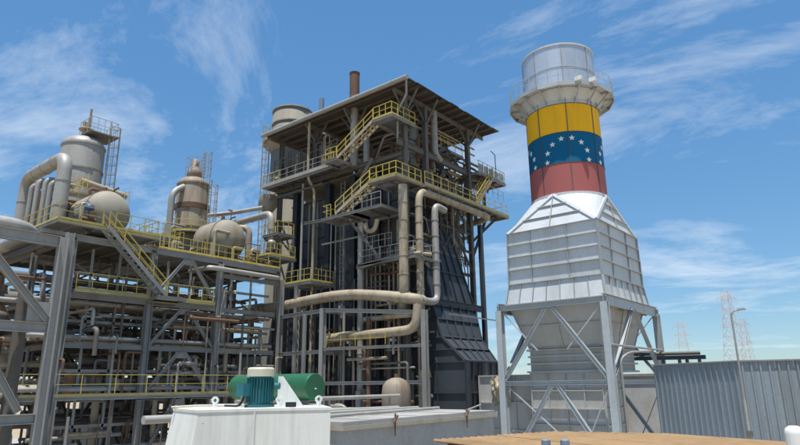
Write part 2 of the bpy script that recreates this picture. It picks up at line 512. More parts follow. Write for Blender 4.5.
# arc of eight stars, repeated on each side of the flue
def star(az, z, size):
    mb = MB()
    ri = SR + 0.012
    def on(u, w, r): 
        a = az + u / SR
        return (SX + r * math.cos(a), SY + r * math.sin(a), z + w)
    ring = []
    for i in range(10):
        rr = size if i % 2 == 0 else size * 0.42
        t = math.pi / 2 + i * math.pi / 5
        ring.append((rr * math.cos(t), rr * math.sin(t)))
    for i in range(10):
        a, b = ring[i], ring[(i + 1) % 10]
        mb.face([on(0, 0, ri + 0.01), on(*a, ri + 0.006), on(*b, ri + 0.006)])
        mb.face([on(*a, ri - 0.02), on(*b, ri - 0.02), on(*b, ri + 0.006), on(*a, ri + 0.006)])
    mb.build('star', m_star, T)
for k in range(4):
    c0 = vdir + R(4) + k * math.pi / 2
    for i in range(8):
        t = R(-8 + 196 * i / 7)
        star(c0 + 1.62 * math.cos(t) / SR, 21.83 + 1.55 * math.sin(t), 0.24)
# ring platform
RD, ZR = 4.15, 27.45
NR = 16
ring_deck = MB()
for i in range(NR):
    a0, a1 = 2 * math.pi * i / NR, 2 * math.pi * (i + 1) / NR
    P_ = lambda r, a, z: (SX + r * math.cos(a), SY + r * math.sin(a), z)
    d = MB().hexa([P_(SR + .03, a0, ZR - .06), P_(RD, a0, ZR - .06), P_(RD, a1, ZR - .06), P_(SR + .03, a1, ZR - .06), P_(SR + .03, a0, ZR), P_(RD, a0, ZR), P_(RD, a1, ZR), P_(SR + .03, a1, ZR)]).build('platform_plate', m_stack, T)
    MB().bar(P_(RD - .02, a0, ZR - .14), P_(RD - .02, a1, ZR - .14), .07, .3).build('edge_beam', m_stackframe, T)
    b = MB().bar(P_(SR, a0, ZR - 1.15), P_(RD - .1, a0, ZR - .12), .09, .12)
    b.bar(P_(SR, a0, ZR - .14), P_(RD - .1, a0, ZR - .14), .09, .14).bar(P_(SR + .04, a0, ZR - 1.3), P_(SR + .04, a0, ZR - .1), .09, .08)
    b.build('bracket', m_stackframe, T)
rl = MB().railing([P_(RD - .06, 2 * math.pi * i / NR, ZR) for i in range(NR)], 1.15, 0.9, 0.05, closed=True)
rl.build('railing', m_stackframe, T)
MB().lathe([(SR, 26.6), (SR + .5, 27.35)], (SX, SY, 0), 'z', 32).build('collar', m_stack, T)
# junction boxes on the ring
for a in (vdir + .35, vdir + .62):
    q = P_(RD + .08, a, ZR + .15)
    MB().box(q[0] - .12, q[0] + .12, q[1] - .26, q[1] + .26, q[2] - .2, q[2] + .12).build('junction_box', m_white, T)

# square-to-round transition
BX0, BX1, BY0, BY1 = 39.3, 47.3, 14.65, 21.5
ZB = 16.3
def circ(a, z=19.0, r=SR + 0.02): return V(SX + r * math.cos(a), SY + r * math.sin(a), z)
cor = [V(BX0, BY0, ZB), V(BX1, BY0, ZB), V(BX1, BY1, ZB), V(BX0, BY1, ZB)]
caz = [math.atan2(c.y - SY, c.x - SX) for c in cor]
sides_az = [-math.pi / 2, 0, math.pi / 2, math.pi]
for i in range(4):
    c0, c1 = cor[i], cor[(i + 1) % 4]
    m_ = circ(sides_az[i])
    nrm = (c1 - c0).cross(m_ - c0).normalized()
    MB().face([c0, c1, m_]).face([c0 - nrm * .04, m_ - nrm * .04, c1 - nrm * .04]).build('transition_plate', m_stack, T)
    a0, a1 = sides_az[i - 1] if i else -math.pi, sides_az[i]
    mb = MB()
    for k in range(8):
        t0, t1 = a0 + (a1 - a0) * k / 8, a0 + (a1 - a0) * (k + 1) / 8
        mb.face([c0, circ(t1), circ(t0)], False)
    mb.build('transition_corner', m_stack, T)
    for c in (c0, c1):
        MB().bar(c + nrm * .05, m_ + nrm * .05, .2, .12, upv=nrm).build('stiffener', m_stack, T)
    for f in (.33, .66):
        MB().bar(c0.lerp(m_, f) + nrm * .06, c1.lerp(m_, f) + nrm * .06, .05, .12, upv=nrm).build('stiffener', m_rib_shade, T)
    MB().bar((c0 + c1) / 2 + nrm * .06, m_ + nrm * .06, .05, .12, upv=nrm).build('stiffener', m_rib_shade, T)
# box body, tapering outward at the skirt
def four(x0, x1, y0, y1, z0, X0, X1, Y0, Y1, z1):
    """four side quads (bl, br, tr, tl) with outward normals"""
    return [([(x0, y1, z0), (x0, y0, z0), (X0, Y0, z1), (X0, Y1, z1)], (-1, 0, 0)),
            ([(x0, y0, z0), (x1, y0, z0), (X1, Y0, z1), (X0, Y0, z1)], (0, -1, 0)),
            ([(x1, y0, z0), (x1, y1, z0), (X1, Y1, z1), (X1, Y0, z1)], (1, 0, 0)),
            ([(x1, y1, z0), (x0, y1, z0), (X0, Y1, z1), (X1, Y1, z1)], (0, 1, 0))]
MB().box(BX0 + .08, BX1 - .08, BY0 + .08, BY1 - .08, 11.2, ZB - .02).build('inner_casing', m_steel_dark, T)
for q, o in four(BX0 - .05, BX1 + .05, BY0 - .05, BY1 + .05, 12.45, BX0, BX1, BY0, BY1, ZB):
    panel_grid(q, [0, .27, .68, 1], [0, .27, .52, .76, 1], m_stack, T, o, 'casing_panel', 'stiffener', ribw=.045, ribd=.16, vw=.035, ribmat=m_rib_shade)
for q, o in four(BX0 - .34, BX1 + .34, BY0 - .25, BY1 + .25, 10.95, BX0 - .06, BX1 + .06, BY0 - .06, BY1 + .06, 12.43):
    panel_grid(q, frac(7), [0, 1], m_stack, T, o, 'skirt_panel', 'stiffener', ribw=.045, ribd=.15, vw=.03, ribmat=m_rib_shade)
# hopper below
for q, o in four(40.1, 46.6, 15.5, 20.7, 7.85, 39.1, 47.6, 14.75, 21.6, 10.93):
    panel_grid(q, [0, .5, 1], [0, .5, 1], m_hopper, T, o, 'hopper_plate', 'stiffener', ribw=.07, ribd=.10)
for z, e in ((7.7, .16), (7.25, .10), (6.75, .16), (6.2, .2)):
    MB().box(40.1 - e, 46.6 + e, 15.5 - e, 20.75 + e, z - .06, z + .06).build('flange', m_hopper, T)
for q, o in four(40.12, 46.58, 15.52, 20.73, 6.25, 40.12, 46.58, 15.52, 20.73, 7.65):
    panel_grid(q, [0, 1], [0, 1], m_hopper, T, o, 'collar_plate')
for q, o in four(40.15, 43.5, 15.6, 20.75, 0.15, 40.15, 43.5, 15.6, 20.75, 6.12):
    panel_grid(q, [0, .25, .5, .75, 1], [0, .2, .42, .6, .8, 1], m_hopper, T, o, 'duct_plate', 'stiffener', ribw=.08, ribd=.13)
MB().box(40.3, 43.35, 15.75, 20.6, 0, 6.1).box(40.3, 46.4, 15.75, 20.6, 6.15, 7.8).build('inner_duct', m_steel_dark, T)

# support frame of the stack
F = thing('stack_support_frame', 'pale grey braced steel frame standing round the base of the stack', 'steel frame', (43.7, 18.2, 0))
FX0, FX1, FY0, FY1, FZ = 38.4, 49.0, 14.3, 22.05, 10.85
for x, y in ((FX0, FY0), (FX0, FY1), (FX1, FY0), (FX1, FY1)):
    MB().ibar((x, y, 0), (x, y, FZ - .36), .46, .46, .05, upv=(1, 0, 0)).build('column', m_stackframe, F)
    MB().box(x - .4, x + .4, y - .4, y + .4, 0, .05).build('base_plate', m_stackframe, F)
for a, b in (((FX0, FY0), (FX0, FY1)), ((FX1, FY0), (FX1, FY1)), ((FX0, FY0), (FX1, FY0)), ((FX0, FY1), (FX1, FY1))):
    dv = Vector((b[0] - a[0], b[1] - a[1], 0)).normalized() * .2
    beam(F, V(*a, FZ - .18) - dv, V(*b, FZ - .18) + dv, .3, .36 if a[0] == b[0] else .7, m_stackframe)
    dv *= 1.2
    beam(F, V(*a, 5.45) + dv, V(*b, 5.45) - dv, .26, .28, m_stackframe)
    A, B = V(*a, 0), V(*b, 0)
    mid = (A + B) / 2
    brace(F, A.lerp(B, .03) + V(0, 0, 5.75), mid + V(0, 0, FZ - .42) - (B - A) * .03, .24, m_stackframe)
    brace(F, B.lerp(A, .03) + V(0, 0, 5.75), mid + V(0, 0, FZ - .42) + (B - A) * .03, .24, m_stackframe)
    if a[1] == b[1]: continue
    brace(F, A.lerp(B, .05) + V(0, 0, .3), mid + V(0, 0, 5.25) - (B - A) * .03, .24, m_stackframe)
    brace(F, B.lerp(A, .05) + V(0, 0, .3), mid + V(0, 0, 5.25) + (B - A) * .03, .24, m_stackframe)
    MB().bar(A.lerp(B, .3) + V(0, 0, 1), B.lerp(A, .05) + V(0, 0, 5.2), .07).build('tie_rod', m_stackframe, F)
    MB().bar(A.lerp(B, .04) + V(0, 0, 5), A.lerp(B, .3) + V(0, 0, 1), .07).build('tie_rod', m_stackframe, F)
    MB().bar(A.lerp(B, .04) + V(0, 0, 10.3), A.lerp(B, .36) + V(0, 0, 7.6), .07).build('tie_rod', m_stackframe, F)
    MB().bar(B.lerp(A, .04) + V(0, 0, 10.3), B.lerp(A, .36) + V(0, 0, 7.6), .07).build('tie_rod', m_stackframe, F)
for x in (40.2, 42.6, 45, 47.4):
    beam(F, (x, FY0 + .2, FZ - .5), (x, FY0 + 1.0, FZ - .2), .16, .2, m_stackframe, 'seat_bracket')

# ------------------------------------------------------------------ boiler tower
T = thing('boiler_tower', 'tall dark boiler tower with open roof canopy, decks and yellow stairs', 'boiler', (43, 36, 0))
# dark casing slab
MB().box(39.25, 44.6, 31.1, 46.2, 0, 23.2).build('inner_casing', m_casing, T)
panel_grid([(39.18, 46.2, 2), (39.18, 31.05, 2), (39.18, 31.05, 23.2), (39.18, 46.2, 23.2)],
           [0, .12, .25, .38, .5, .63, .75, .88, 1], frac(11), m_casing, T, (-1, 0, 0), 'casing_panel', 'stiffener', ribw=.1, ribd=.16, ribmat=m_casing2, vrib=False)
panel_grid([(39.2, 31.02, 2), (44.6, 31.02, 2), (44.6, 31.02, 23.2), (39.2, 31.02, 23.2)], frac(3), frac(11), m_casing, T, (0, -1, 0), 'casing_panel', 'stiffener', ribw=.1, ribd=.16, ribmat=m_casing2)
# buckstays and columns on the left face
for y in (45.0, 40.3, 37.0, 34.0, 31.3):
    col_i(T, 38.75, y, 0, 24.6, .62 if y > 36 else .45, m_col_dark, upv=(1, 0, 0))
for y in (43.4, 42.2, 38.6, 35.6, 33.0):
    MB().bar((39.0, y, 2), (39.0, y, 23), .14, .1, upv=(1, 0, 0)).build('buckstay', m_steel, T)
# main columns up to the roof
for x, y, z0 in ((40.6, 30.0, 21.9), (47.6, 30.0, 0), (37.6, 36.0, 25), (37.8, 46.6, 0), (49.5, 36, 0), (47.6, 46, 0), (37.6, 41.2, 25.2)):
    col_i(T, x, y, z0, 30.1, .4, m_steel_dark)
col_i(T, 37.7, 30.1, 0, 30.1, .45, m_steel_dark)
# roof canopy
RX0, RX1, RY0, RY1, RZ = 36.05, 51.0, 28.3, 47.4, 30.55
prev = None
x = RX0
i = 0
while x < RX1 - .01:                                # corrugated sheets laid side by side
    x1 = min(x + 1.25, RX1)
    mb = MB()
    n = 8
    pts = []
    for k in range(n + 1):
        pts.append((x + (x1 - x + .12) * k / n, RZ + (0.05 if k % 2 else 0) + .03 * (i % 2)))
    for (a, za), (b, zb) in zip(pts, pts[1:]):
        mb.hexa([(a, RY0 - .03 * (i % 3), za), (b, RY0 - .03 * (i % 3), zb), (b, RY1, zb), (a, RY1, za), (a, RY0 - .03 * (i % 3), za + .012), (b, RY0 - .03 * (i % 3), zb + .012), (b, RY1, zb + .012), (a, RY1, za + .012)])
    mb.build('roof_sheet', m_roof, T)
    x = x1
    i += 1
for k in range(13):
    xx = RX0 + .4 + k * 1.17
    MB().ibar((xx, RY0 + .05, RZ - .13), (xx, RY1 - .05, RZ - .13), .12, .22).build('purlin', m_purlin, T)
for y in (30.0, 36.0, 41.2, 46.6):
    beam(T, (RX0 + .2, y, RZ - .44), (RX1 - .3, y, RZ - .44), .2, .36, m_steel_dark, 'rafter')
for (x, y, dxx, dyy) in ((40.6, 30, 0, 0), (47.6, 30, 0, 0), (37.7, 30.1, 0, 0), (37.6, 36, 0, 0), (37.6, 41.2, 0, 0)):
    brace(T, (x, y, 28.2), (x + 1.7, y, 30.0), .16, m_steel_dark)
    brace(T, (x, y - .05, 28.2), (x, y - 1.5, 30.3), .14, m_steel_dark)
    brace(T, (x, y + .05, 28.2), (x, y + 1.7, 30.3), .14, m_steel_dark)
    brace(T, (x, y, 28.6), (max(x - 1.6, 36.2), y, 30.2), .14, m_steel_dark)
gut = MB().tube([(RX0 - .2, RY0 - .1, RZ - .02), (RX0 - .2, RY1 + .1, RZ - .02)], .21, 12)
for k in range(5):
    y = RY0 + 1.5 + k * 4.2
    gut.tube([(RX0 - .2, y - .05, RZ - .02), (RX0 - .2, y + .05, RZ - .02)], .25, 12)
gut.build('gutter', m_gutter, T)
MB().tube([(RX0 - .1, RY0 + .1, RZ - .2), (RX0 - .1, RY0 + .1, RZ - 1.5), (36.7, 30.0, 28.2), (36.9, 30.2, 25.5)], .09, 8).build('downpipe', m_gutter, T)
MB().tube([(36.5, 41.0, 30.4), (36.5, 41.0, 24.6), (37.2, 40.8, 23.4), (37.2, 40.8, 3)], .13, 10, .3).build('downpipe', m_clad, T)
# upper level floor beams and equipment
for z in (25.0,):
    beam(T, (36.6, 30.0, z + .45), (52.6, 30.0, z + .45), .3, .55, m_steel_dark)
    beam(T, (37.6, 30.3, z - .3), (37.6, 47, z - .3), .25, .4, m_steel_dark)
    beam(T, (44.5, 30.3, z), (44.5, 46.5, z), .25, .4, m_steel_dark)
    beam(T, (47.6, 30.3, z), (47.6, 46.5, z), .25, .4, m_steel_dark)
MB().box(38.3, 46.5, 31.0, 46.4, 24.42, 24.5).build('floor', m_deck, T)
# left gallery
deck(T, 36.1, 38.9, 37.4, 47.4, 25.1, 'x', m_edge=m_steel)
MB().railing([(36.15, 37.5, 25.1), (36.15, 47.4, 25.1)], 1.1, 1.2, .06, toe=True).build('railing', m_rail_pale, T)
MB().bar((36.02, 37.4, 24.95), (36.02, 47.4, 24.95), .04, .22).build('toe_plate', m_rail_pale, T)
MB().railing([(36.18, 44.8, 25.1), (36.18, 47.5, 25.1), (38.8, 47.5, 25.1)], 1.15, .8, .06).build('railing', m_yellow, T)
MB().railing([(36.2, 37.2, 25.1), (36.2, 38.6, 25.1)], 1.15, .7, .07).build('railing', m_yellow, T)
deck(T, 35.2, 37.2, 35.9, 37.4, 25.05, 'x')
MB().railing([(35.25, 35.95, 25.05), (35.25, 37.3, 25.05), (36.2, 37.3, 25.05)], 1.1, .7, .06).build('railing', m_yellow, T)
# upper flight and top landing
stair(T, (35.3, 35.9, 25.0), (35.3, 31.6, 27.35), .95, (1, 0, 0), m_clad, m_yellow)
deck(T, 35.2, 38.5, 29.4, 31.6, 27.35, 'x')
MB().railing([(35.25, 31.5, 27.35), (35.25, 29.45, 27.35), (38.4, 29.45, 27.35)], 1.1, .75, .065, toe=True).build('railing', m_yellow, T)
# main gallery (corner and right face)
deck(T, 35.2, 38.6, 29.0, 32.0, 21.9, 'x')
deck(T, 38.6, 52.6, 28.6, 30.4, 21.85, 'y')
MB().railing([(35.25, 31.9, 21.9), (35.25, 29.05, 21.9), (38.6, 29.05, 21.9)], 1.15, .8, .065, toe=True).build('railing', m_yellow, T)
MB().railing([(38.6, 28.65, 21.85), (52.5, 28.65, 21.85), (52.5, 30.3, 21.85)], 1.1, 1.15, .055, toe=True).build('railing', m_yellow, T)
MB().bar((35.12, 29.0, 21.82), (35.12, 32.0, 21.82), .05, .3).build('toe_plate', m_toe, T)
MB().bar((35.2, 28.92, 21.82), (38.6, 28.92, 21.82), .05, .3).build('toe_plate', m_toe, T)
MB().bar((38.6, 28.52, 21.78), (52.6, 28.52, 21.78), .05, .3).build('toe_plate', m_toe, T)
# lower flight and lower gallery
stair(T, (35.3, 36.0, 19.85), (35.3, 32.0, 21.85), .95, (1, 0, 0), m_clad, m_yellow)
deck(T, 35.2, 38.4, 30.6, 34.0, 19.7, 'x')
deck(T, 35.2, 37.6, 34.0, 37.6, 19.7, 'x')
MB().railing([(35.25, 37.5, 19.7), (36.8, 37.5, 19.7)], 1.1, .6, .06).build('railing', m_yellow, T)
MB().railing([(35.25, 36.5, 19.7), (35.25, 37.5, 19.7)], 1.1, .6, .06).build('railing', m_yellow, T)
MB().railing([(35.25, 30.7, 19.7), (35.25, 33.8, 19.7)], 1.1, .9, .06).build('railing', m_rail_pale, T)
# far-end platform with pale screens
deck(T, 47.9, 53.2, 29.0, 31.2, 25.6, 'y')
MB().railing([(48, 29.05, 25.6), (53.1, 29.05, 25.6), (53.1, 31.1, 25.6)], 1.15, .9, .06, toe=True).build('railing', m_rail_pale, T)
for k in range(5):
    MB().box(48.1 + k * 1.0, 48.95 + k * 1.0, 29.08, 29.1, 25.75, 26.5).build('screen_panel', m_clad_grey, T)
stair(T, (47.2, 28.9, 21.9), (50.5, 28.9, 25.5), .8, (0, 1, 0), m_clad, m_yellow)
MB().railing([(50.5, 29.02, 23.5), (52.6, 29.02, 23.5)], 1.0, 1, .05).build('railing', m_rail_pale, T)
MB().tube([(51.2, 28.95, 26.6), (51.2, 28.95, 28.2), (50.4, 28.95, 28.4)], .05, 6).build('lamp_arm', m_steel_dark, T)
# braces below the gallery
for p, q in (((41, 29.9, 21.6), (45.7, 29.9, 15.0)), ((45.7, 29.9, 15), (47.6, 29.9, 10)), ((47.6, 29.9, 18.5), (51.5, 29.3, 21.6)), ((47.6, 29.9, 17), (50.4, 29.9, 21.4)), ((40.2, 29.9, 18.0), (42, 29.9, 21.5)), ((41.5, 30, 13.6), (47.6, 30, 10))):
    brace(T, p, q, .2, m_steel_dark)
beam(T, (41, 30, 15.2), (47.6, 30, 15.2), .2, .25, m_steel_dark)
beam(T, (37.9, 30, 12.6), (47.6, 30, 12.0), .2, .35, m_casing2)
for y0, z0, y1, z1 in ((36.0, 19.7, 31.8, 15.0), (33.2, 24.8, 35.9, 21.5)):
    brace(T, (37.0, y0, z0), (37.0, y1, z1), .2, m_steel)
beam(T, (36.8, 41.6, 20.25), (36.8, 37.4, 20.0), .35, .22, m_steel)
beam(T, (37.0, 39.4, 17.9), (37.0, 34.0, 17.9), .12, .12, m_clad_grey)
beam(T, (36.6, 34.6, 15.1), (36.6, 28.4, 15.6), .25, .3, m_steel)
deck(T, 36.6, 39, 28.4, 34.5, 15.4, 'x')
MB().railing([(36.65, 34.4, 15.4), (36.65, 28.5, 15.4), (40, 28.5, 15.4)], 1.1, 1.2, .05).build('railing', m_rail_pale, T)
for y in (44.3, 41.9):
    brace(T, (38.4, y, 24.5), (36.3, y, 24.9), .14, m_steel_dark)
# equipment under the canopy
for k, (x, y, r, z0, z1, mt) in enumerate(((38.4, 40.2, .35, 25.1, 27.6, m_rust), (38.6, 38.9, .3, 25.1, 27.2, m_clad_grey), (38.3, 42.6, .4, 25.1, 28.2, m_rust), (38.6, 44.4, .35, 25.1, 27.2, m_clad), (41.0, 31.6, .45, 24.5, 28.6, m_clad_grey), (43.2, 31.4, .3, 24.5, 27.2, m_clad), (45.4, 32.5, .5, 24.5, 27.0, m_rust), (38.2, 35.0, .3, 25.1, 28.0, m_clad_grey))):
    mb = MB().lathe([(.001, z1 + r * .4), (r * .6, z1 + r * .3), (r, z1), (r, z0)], (x, y, 0), 'z', 16)
    mb.lathe([(r * 1.12, z0 + .9), (r * 1.12, z0 + 1.0), (r, z0 + 1.0)], (x, y, 0), 'z', 16)
    mb.build('silencer', mt, T)
eq = random.Random(5)
for k in range(26):
    x, y = eq.uniform(38.5, 46), eq.uniform(31.2, 46)
    z = eq.uniform(25.2, 28)
    if eq.random() < .5: pts = [(x, y, 24.5), (x, y, z), (x + eq.uniform(1, 3), y, z)]
    else: pts = [(x, y, 24.5), (x, y, z), (x, y + eq.uniform(1, 4), z), (x, y + 4, 24.6)]
    MB().tube(pts, eq.choice((.07, .1, .14, .2)), 8, .3).build('steam_pipe', eq.choice((m_rust, m_clad, m_clad_grey, m_steel_dark)), T)
for k in range(7):
    MB().box(38.0, 38.6, 38 + k * 1.25, 38.9 + k * 1.25, 25.2, 27.4 + .5 * (k % 3)).build('control_cabinet', (m_rust, m_steel_dark, m_clad)[k % 3], T)
# rusty frames, conduits and trays that crowd the upper levels
for k in range(9):
    y = 37.9 + k * 1.05
    fr = MB()
    h = eq.uniform(2.6, 4.6)
    fr.bar((37.3, y, 25.1), (37.3, y, 25.1 + h), .1).bar((37.3, y + .8, 25.1), (37.3, y + .8, 25.1 + h), .1)
    for z in (.9, 1.7, 2.5, h):
        fr.bar((37.3, y, 25.1 + z), (37.3, y + .8, 25.1 + z), .08)
    fr.build('rack_frame', eq.choice((m_rust, m_vessel_rust, m_steel_dark)), T)
for k in range(34):
    x = eq.uniform(38.5, 50); y = eq.uniform(30.4, 33.5)
    z0 = eq.choice((22.0, 22.0, 24.6)); z = z0 + eq.uniform(.8, 3.6)
    r = eq.choice((.06, .09, .13, .2))
    x2 = min(52, x + eq.uniform(1, 5))
    MB().tube([(x, y, z0), (x, y, z), (x2, y, z)] + ([(x2, y, z0)] if k % 2 else []), r, 8, r * 2.5).build('steam_pipe', eq.choice((m_rust, m_clad, m_clad_grey, m_steel_dark, m_vessel_rust)), T)
for k in range(8):
    x = 39.5 + k * 1.45
    MB().box(x, x + eq.uniform(.6, 1.1), 31.2, 32.2, 22.0, 22.0 + eq.uniform(.8, 2.2)).build('control_cabinet', eq.choice((m_rust, m_steel_dark, m_clad, m_vessel_rust)), T)
MB().railing([(44.6, 30.6, 24.9), (52.4, 30.6, 24.9)], 1.1, 1.2, .055).build('railing', m_yellow, T)
deck(T, 41.2, 47.4, 30.4, 33.5, 27.3, 'y')
MB().railing([(41.3, 30.45, 27.3), (47.3, 30.45, 27.3)], 1.1, 1.1, .055).build('railing', m_yellow, T)
for z0, z1 in ((25.0, 27.2), (22.0, 24.8)):
    brace(T, (40.8, 30.2, z0), (44.0, 30.2, z1), .16, m_steel_dark)
    brace(T, (47.4, 30.2, z0), (44.2, 30.2, z1), .16, m_steel_dark)
beam(T, (36.2, 47.2, 24.75), (36.2, 37.4, 24.75), .16, .16, m_gutter)
beam(T, (36.5, 46.6, 23.6), (36.5, 39.0, 23.6), .14, .2, m_steel_dark)
for k in range(16):
    y = 31.4 + k * .95 + eq.uniform(-.2, .2)
    z1 = eq.uniform(15, 23.5)
    MB().tube([(38.55, y, eq.uniform(3, 8)), (38.55, y, z1), (39.1, y, z1)], eq.choice((.04, .06, .08)), 6, .1).build('conduit', eq.choice((m_steel, m_clad_grey, m_steel_dark, m_casing2)), T)
for k in range(14):
    x = eq.uniform(36.6, 41.5); y = eq.uniform(28.9, 30.8); z = eq.uniform(8, 20)
    MB().tube([(x, y, z), (x + eq.uniform(.6, 2.4), y, z), (x + 2.4, y, z - eq.uniform(1, 4))], eq.choice((.06, .1, .14)), 8, .25).build('steam_pipe', eq.choice((m_clad, m_clad_grey, m_rust, m_steel_dark)), T)
for k in range(10):
    y = eq.uniform(30.5, 35); z = eq.uniform(11, 19)
    MB().tube([(37.6, y, z), (37.6, y - eq.uniform(.8, 2), z), (38.8, y - 2.2, z)], eq.choice((.06, .1, .16)), 8, .25).build('steam_pipe', eq.choice((m_clad, m_clad_grey, m_rust, m_steel_dark)), T)
for k in range(6):
    MB().railing([(36.7 + .1 * k, 30.8 - .2 * k, 16.6 + .02 * k), (36.7 + .1 * k, 33.6, 16.6 + .02 * k)] if k == 0 else [(37.2, 29.0 + k * .9, 15.45), (37.9, 29.0 + k * .9, 15.45)], 1.0, .7, .05).build('railing', m_rail_pale, T)
for z in (17.4, 19.2):
    beam(T, (38.0, 29.85, z), (47.4, 29.85, z), .16, .22, m_steel_dark)
beam(T, (47.6, 30.2, 19.0), (47.6, 46, 19.0), .2, .3, m_steel_dark)
for k in range(7):
    x = 41.2 + k * 1.0
    MB().bar((x, 29.7, eq.uniform(15.4, 19)), (x, 29.7, 21.5), .08).build('hanger', eq.choice((m_steel_dark, m_rail_pale, m_rust)), T)
for p, q in (((41, 29.8, 15.3), (44.4, 29.8, 19.1)), ((47.5, 29.8, 15.3), (44.4, 29.8, 19.1)), ((41, 29.8, 19.3), (44.4, 29.8, 21.6)), ((47.5, 29.8, 19.3), (44.4, 29.8, 21.6)), ((38.2, 29.8, 12.8), (41, 29.8, 15.2))):
    brace(T, p, q, .15, m_steel_dark)
for k in range(24):
    x = eq.uniform(40.5, 46.4); y = eq.uniform(30.2, 31.0); z = eq.uniform(16.5, 21.4)
    r = eq.choice((.06, .08, .12, .18))
    MB().tube([(x, y, z), (min(x + eq.uniform(.8, 3), 47.4), y, z), (min(x + 3, 47.4), y, z - eq.uniform(.5, 3.5))], r, 8, r * 2.5).build('steam_pipe', eq.choice((m_clad, m_vessel_rust, m_rust, m_steel_dark, m_clad_grey)), T)
for k in range(12):
    y = 30.6 + k * .5
    MB().tube([(37.9, y, eq.uniform(4, 12)), (37.9, y, eq.uniform(14, 19.4))], eq.choice((.05, .08, .12)), 8).build('steam_pipe', eq.choice((m_clad, m_clad_grey, m_rust, m_steel_dark)), T)
for k in range(10):
    x = 41.0 + k * .68
    MB().tube([(x, 30.5 + .1 * (k % 3), 16.0 + .3 * (k % 4)), (x, 30.5 + .1 * (k % 3), 24.4)], (.07, .1, .16)[k % 3], 8, bands=1.4).build('steam_pipe', (m_clad, m_steel_dark, m_vessel_rust, m_clad_grey)[k % 4], T)
for z in (22.9, 23.8, 26.0, 26.7, 28.2, 28.9):
    MB().tube([(39.0, 30.7, z), (50.0, 30.7, z)], .11 if z < 25 else .09, 8).build('steam_pipe', (m_vessel_rust, m_clad, m_steel_dark)[int(z) % 3], T)
for k in range(6):
    MB().box(40.4 + 1.15 * k, 41.2 + 1.15 * k, 32.4, 33.2, 24.6, 26.2 + .5 * (k % 3)).build('valve_cabinet', (m_steel, m_vessel_rust, m_steel_dark)[k % 3], T)
tray = MB()
for y in (37.8, 38.3):
    tray.bar((38.3, y, 2), (38.3, y, 24), .05, .1)
for i in range(55):
    tray.bar((38.3, 37.8, 2.2 + .4 * i), (38.3, 38.3, 2.2 + .4 * i), .03)
tray.build('cable_tray', m_steel, T)
# chimney pipes through the roof
MB().tube([(37.5, 35.9, 24.8), (37.5, 35.9, 31.6)], .36, 16, bands=1.1).build('vent_pipe', m_clad_grey, T)
MB().tube([(37.5, 35.9, 31.55), (37.5, 35.9, 34.3)], .47, 16).lathe([(.5, 34.3), (.5, 34.15), (.47, 34.15)], (37.5, 35.9, 0)).lathe([(.42, 31.5), (.55, 31.55), (.55, 31.7), (.47, 31.7)], (37.5, 35.9, 0)).build('vent_head', m_rust, T)
MB().tube([(38.6, 41.6, 30.5), (38.6, 41.6, 33.9)], .27, 12).lathe([(.4, 31.2), (.5, 31.5), (.3, 31.8)], (38.6, 41.6, 0)).build('vent_pipe', m_capblue, T)
MB().tube([(42.2, 30.1, 30.2), (42.2, 30.1, 26.0), (43.0, 30.1, 25.5)], .3, 14, .6, bands=1.2).build('vent_pipe', m_clad_grey, T)

# ------------------------------------------------------------------ slate inlet duct on the right of the boiler
T = thing('inlet_duct', 'slate blue ribbed duct flaring down from boiler tower towards the stack', 'duct', (42, 28, 0))
secs = [(20.3, 39.7, 43.4, 30.3), (12.0, 39.5, 46.0, 29.0), (9.05, 39.35, 45.2, 27.9), (7.1, 39.3, 43.9, 25.75), (0.2, 39.3, 43.9, 25.75)]
for (z1, a1, b1, y1), (z0, a0, b0, y0) in zip(secs, secs[1:]):
    nv = 3 if z1 - z0 > 5 else 2
    q = [V(a0, y0, z0), V(b0, y0, z0), V(b1, y1, z1), V(a1, y1, z1)]
    nrm = (q[1] - q[0]).cross(q[3] - q[0]).normalized()
    panel_grid(q, frac(5), frac(nv), m_casing2, T, nrm, 'duct_plate', 'stiffener', ribw=.1, ribd=.15)
    qs = [V(a0, 31, z0), V(a0, y0, z0), V(a1, y1, z1), V(a1, 31, z1)]
    panel_grid(qs, [0, .5, 1] if z0 < 9 else [0, 1], frac(nv), m_casing2, T, (-1, 0, 0), 'duct_plate', 'stiffener', ribw=.1, ribd=.12)
    qr = [V(b0, y0, z0), V(b0, 31, z0), V(b1, 31, z1), V(b1, y1, z1)]
    panel_grid(qr, [0, 1], frac(nv), m_casing2, T, (1, 0, 0), 'duct_plate')
beam(T, (39.2, 28.85, 11.95), (47.3, 28.85, 11.95), .3, .55, m_casing2)
col_i(T, 39.15, 25.5, 0, 7.0, .3, m_casing2)
col_i(T, 41.6, 25.45, 0, 7.0, .3, m_casing2)
col_i(T, 47.5, 28.9, 0, 20, .36, m_casing2)
MB().bar((40.2, 27.7, 10.9), (47.6, 27.7, 10.9), .08, .1).build('trim_rail', m_clad_grey, T)
T = thing('link_duct', 'low grey duct joining the flared inlet duct to the stack base', 'duct', (42, 23.3, 0))
for q, o in four(40.8, 45.8, 20.95, 25.5, 0.2, 40.8, 45.8, 20.95, 25.5, 6.0):
    panel_grid(q, frac(3), frac(3), m_hopper, T, o, 'duct_plate', 'stiffener', ribw=.1, ribd=.12)
MB().box(40.85, 45.75, 21, 25.45, 5.94, 6.0).build('duct_top', m_hopper, T)
T = MB()
def tarp(i, j):
    a_, b_ = i / 14, j / 14
    return (40.35 - .45 * math.sin(math.pi * a_) * math.sin(math.pi * min(1, b_ * 1.3)) - .09 * math.sin(i * 1.3 + j * .8) - .06 * math.sin(j * 2.1 - i), 22.7 + 1.5 * a_ + .08 * math.sin(j * 1.1), 5.9 - 2.0 * b_ - .12 * math.sin(i * 1.9))
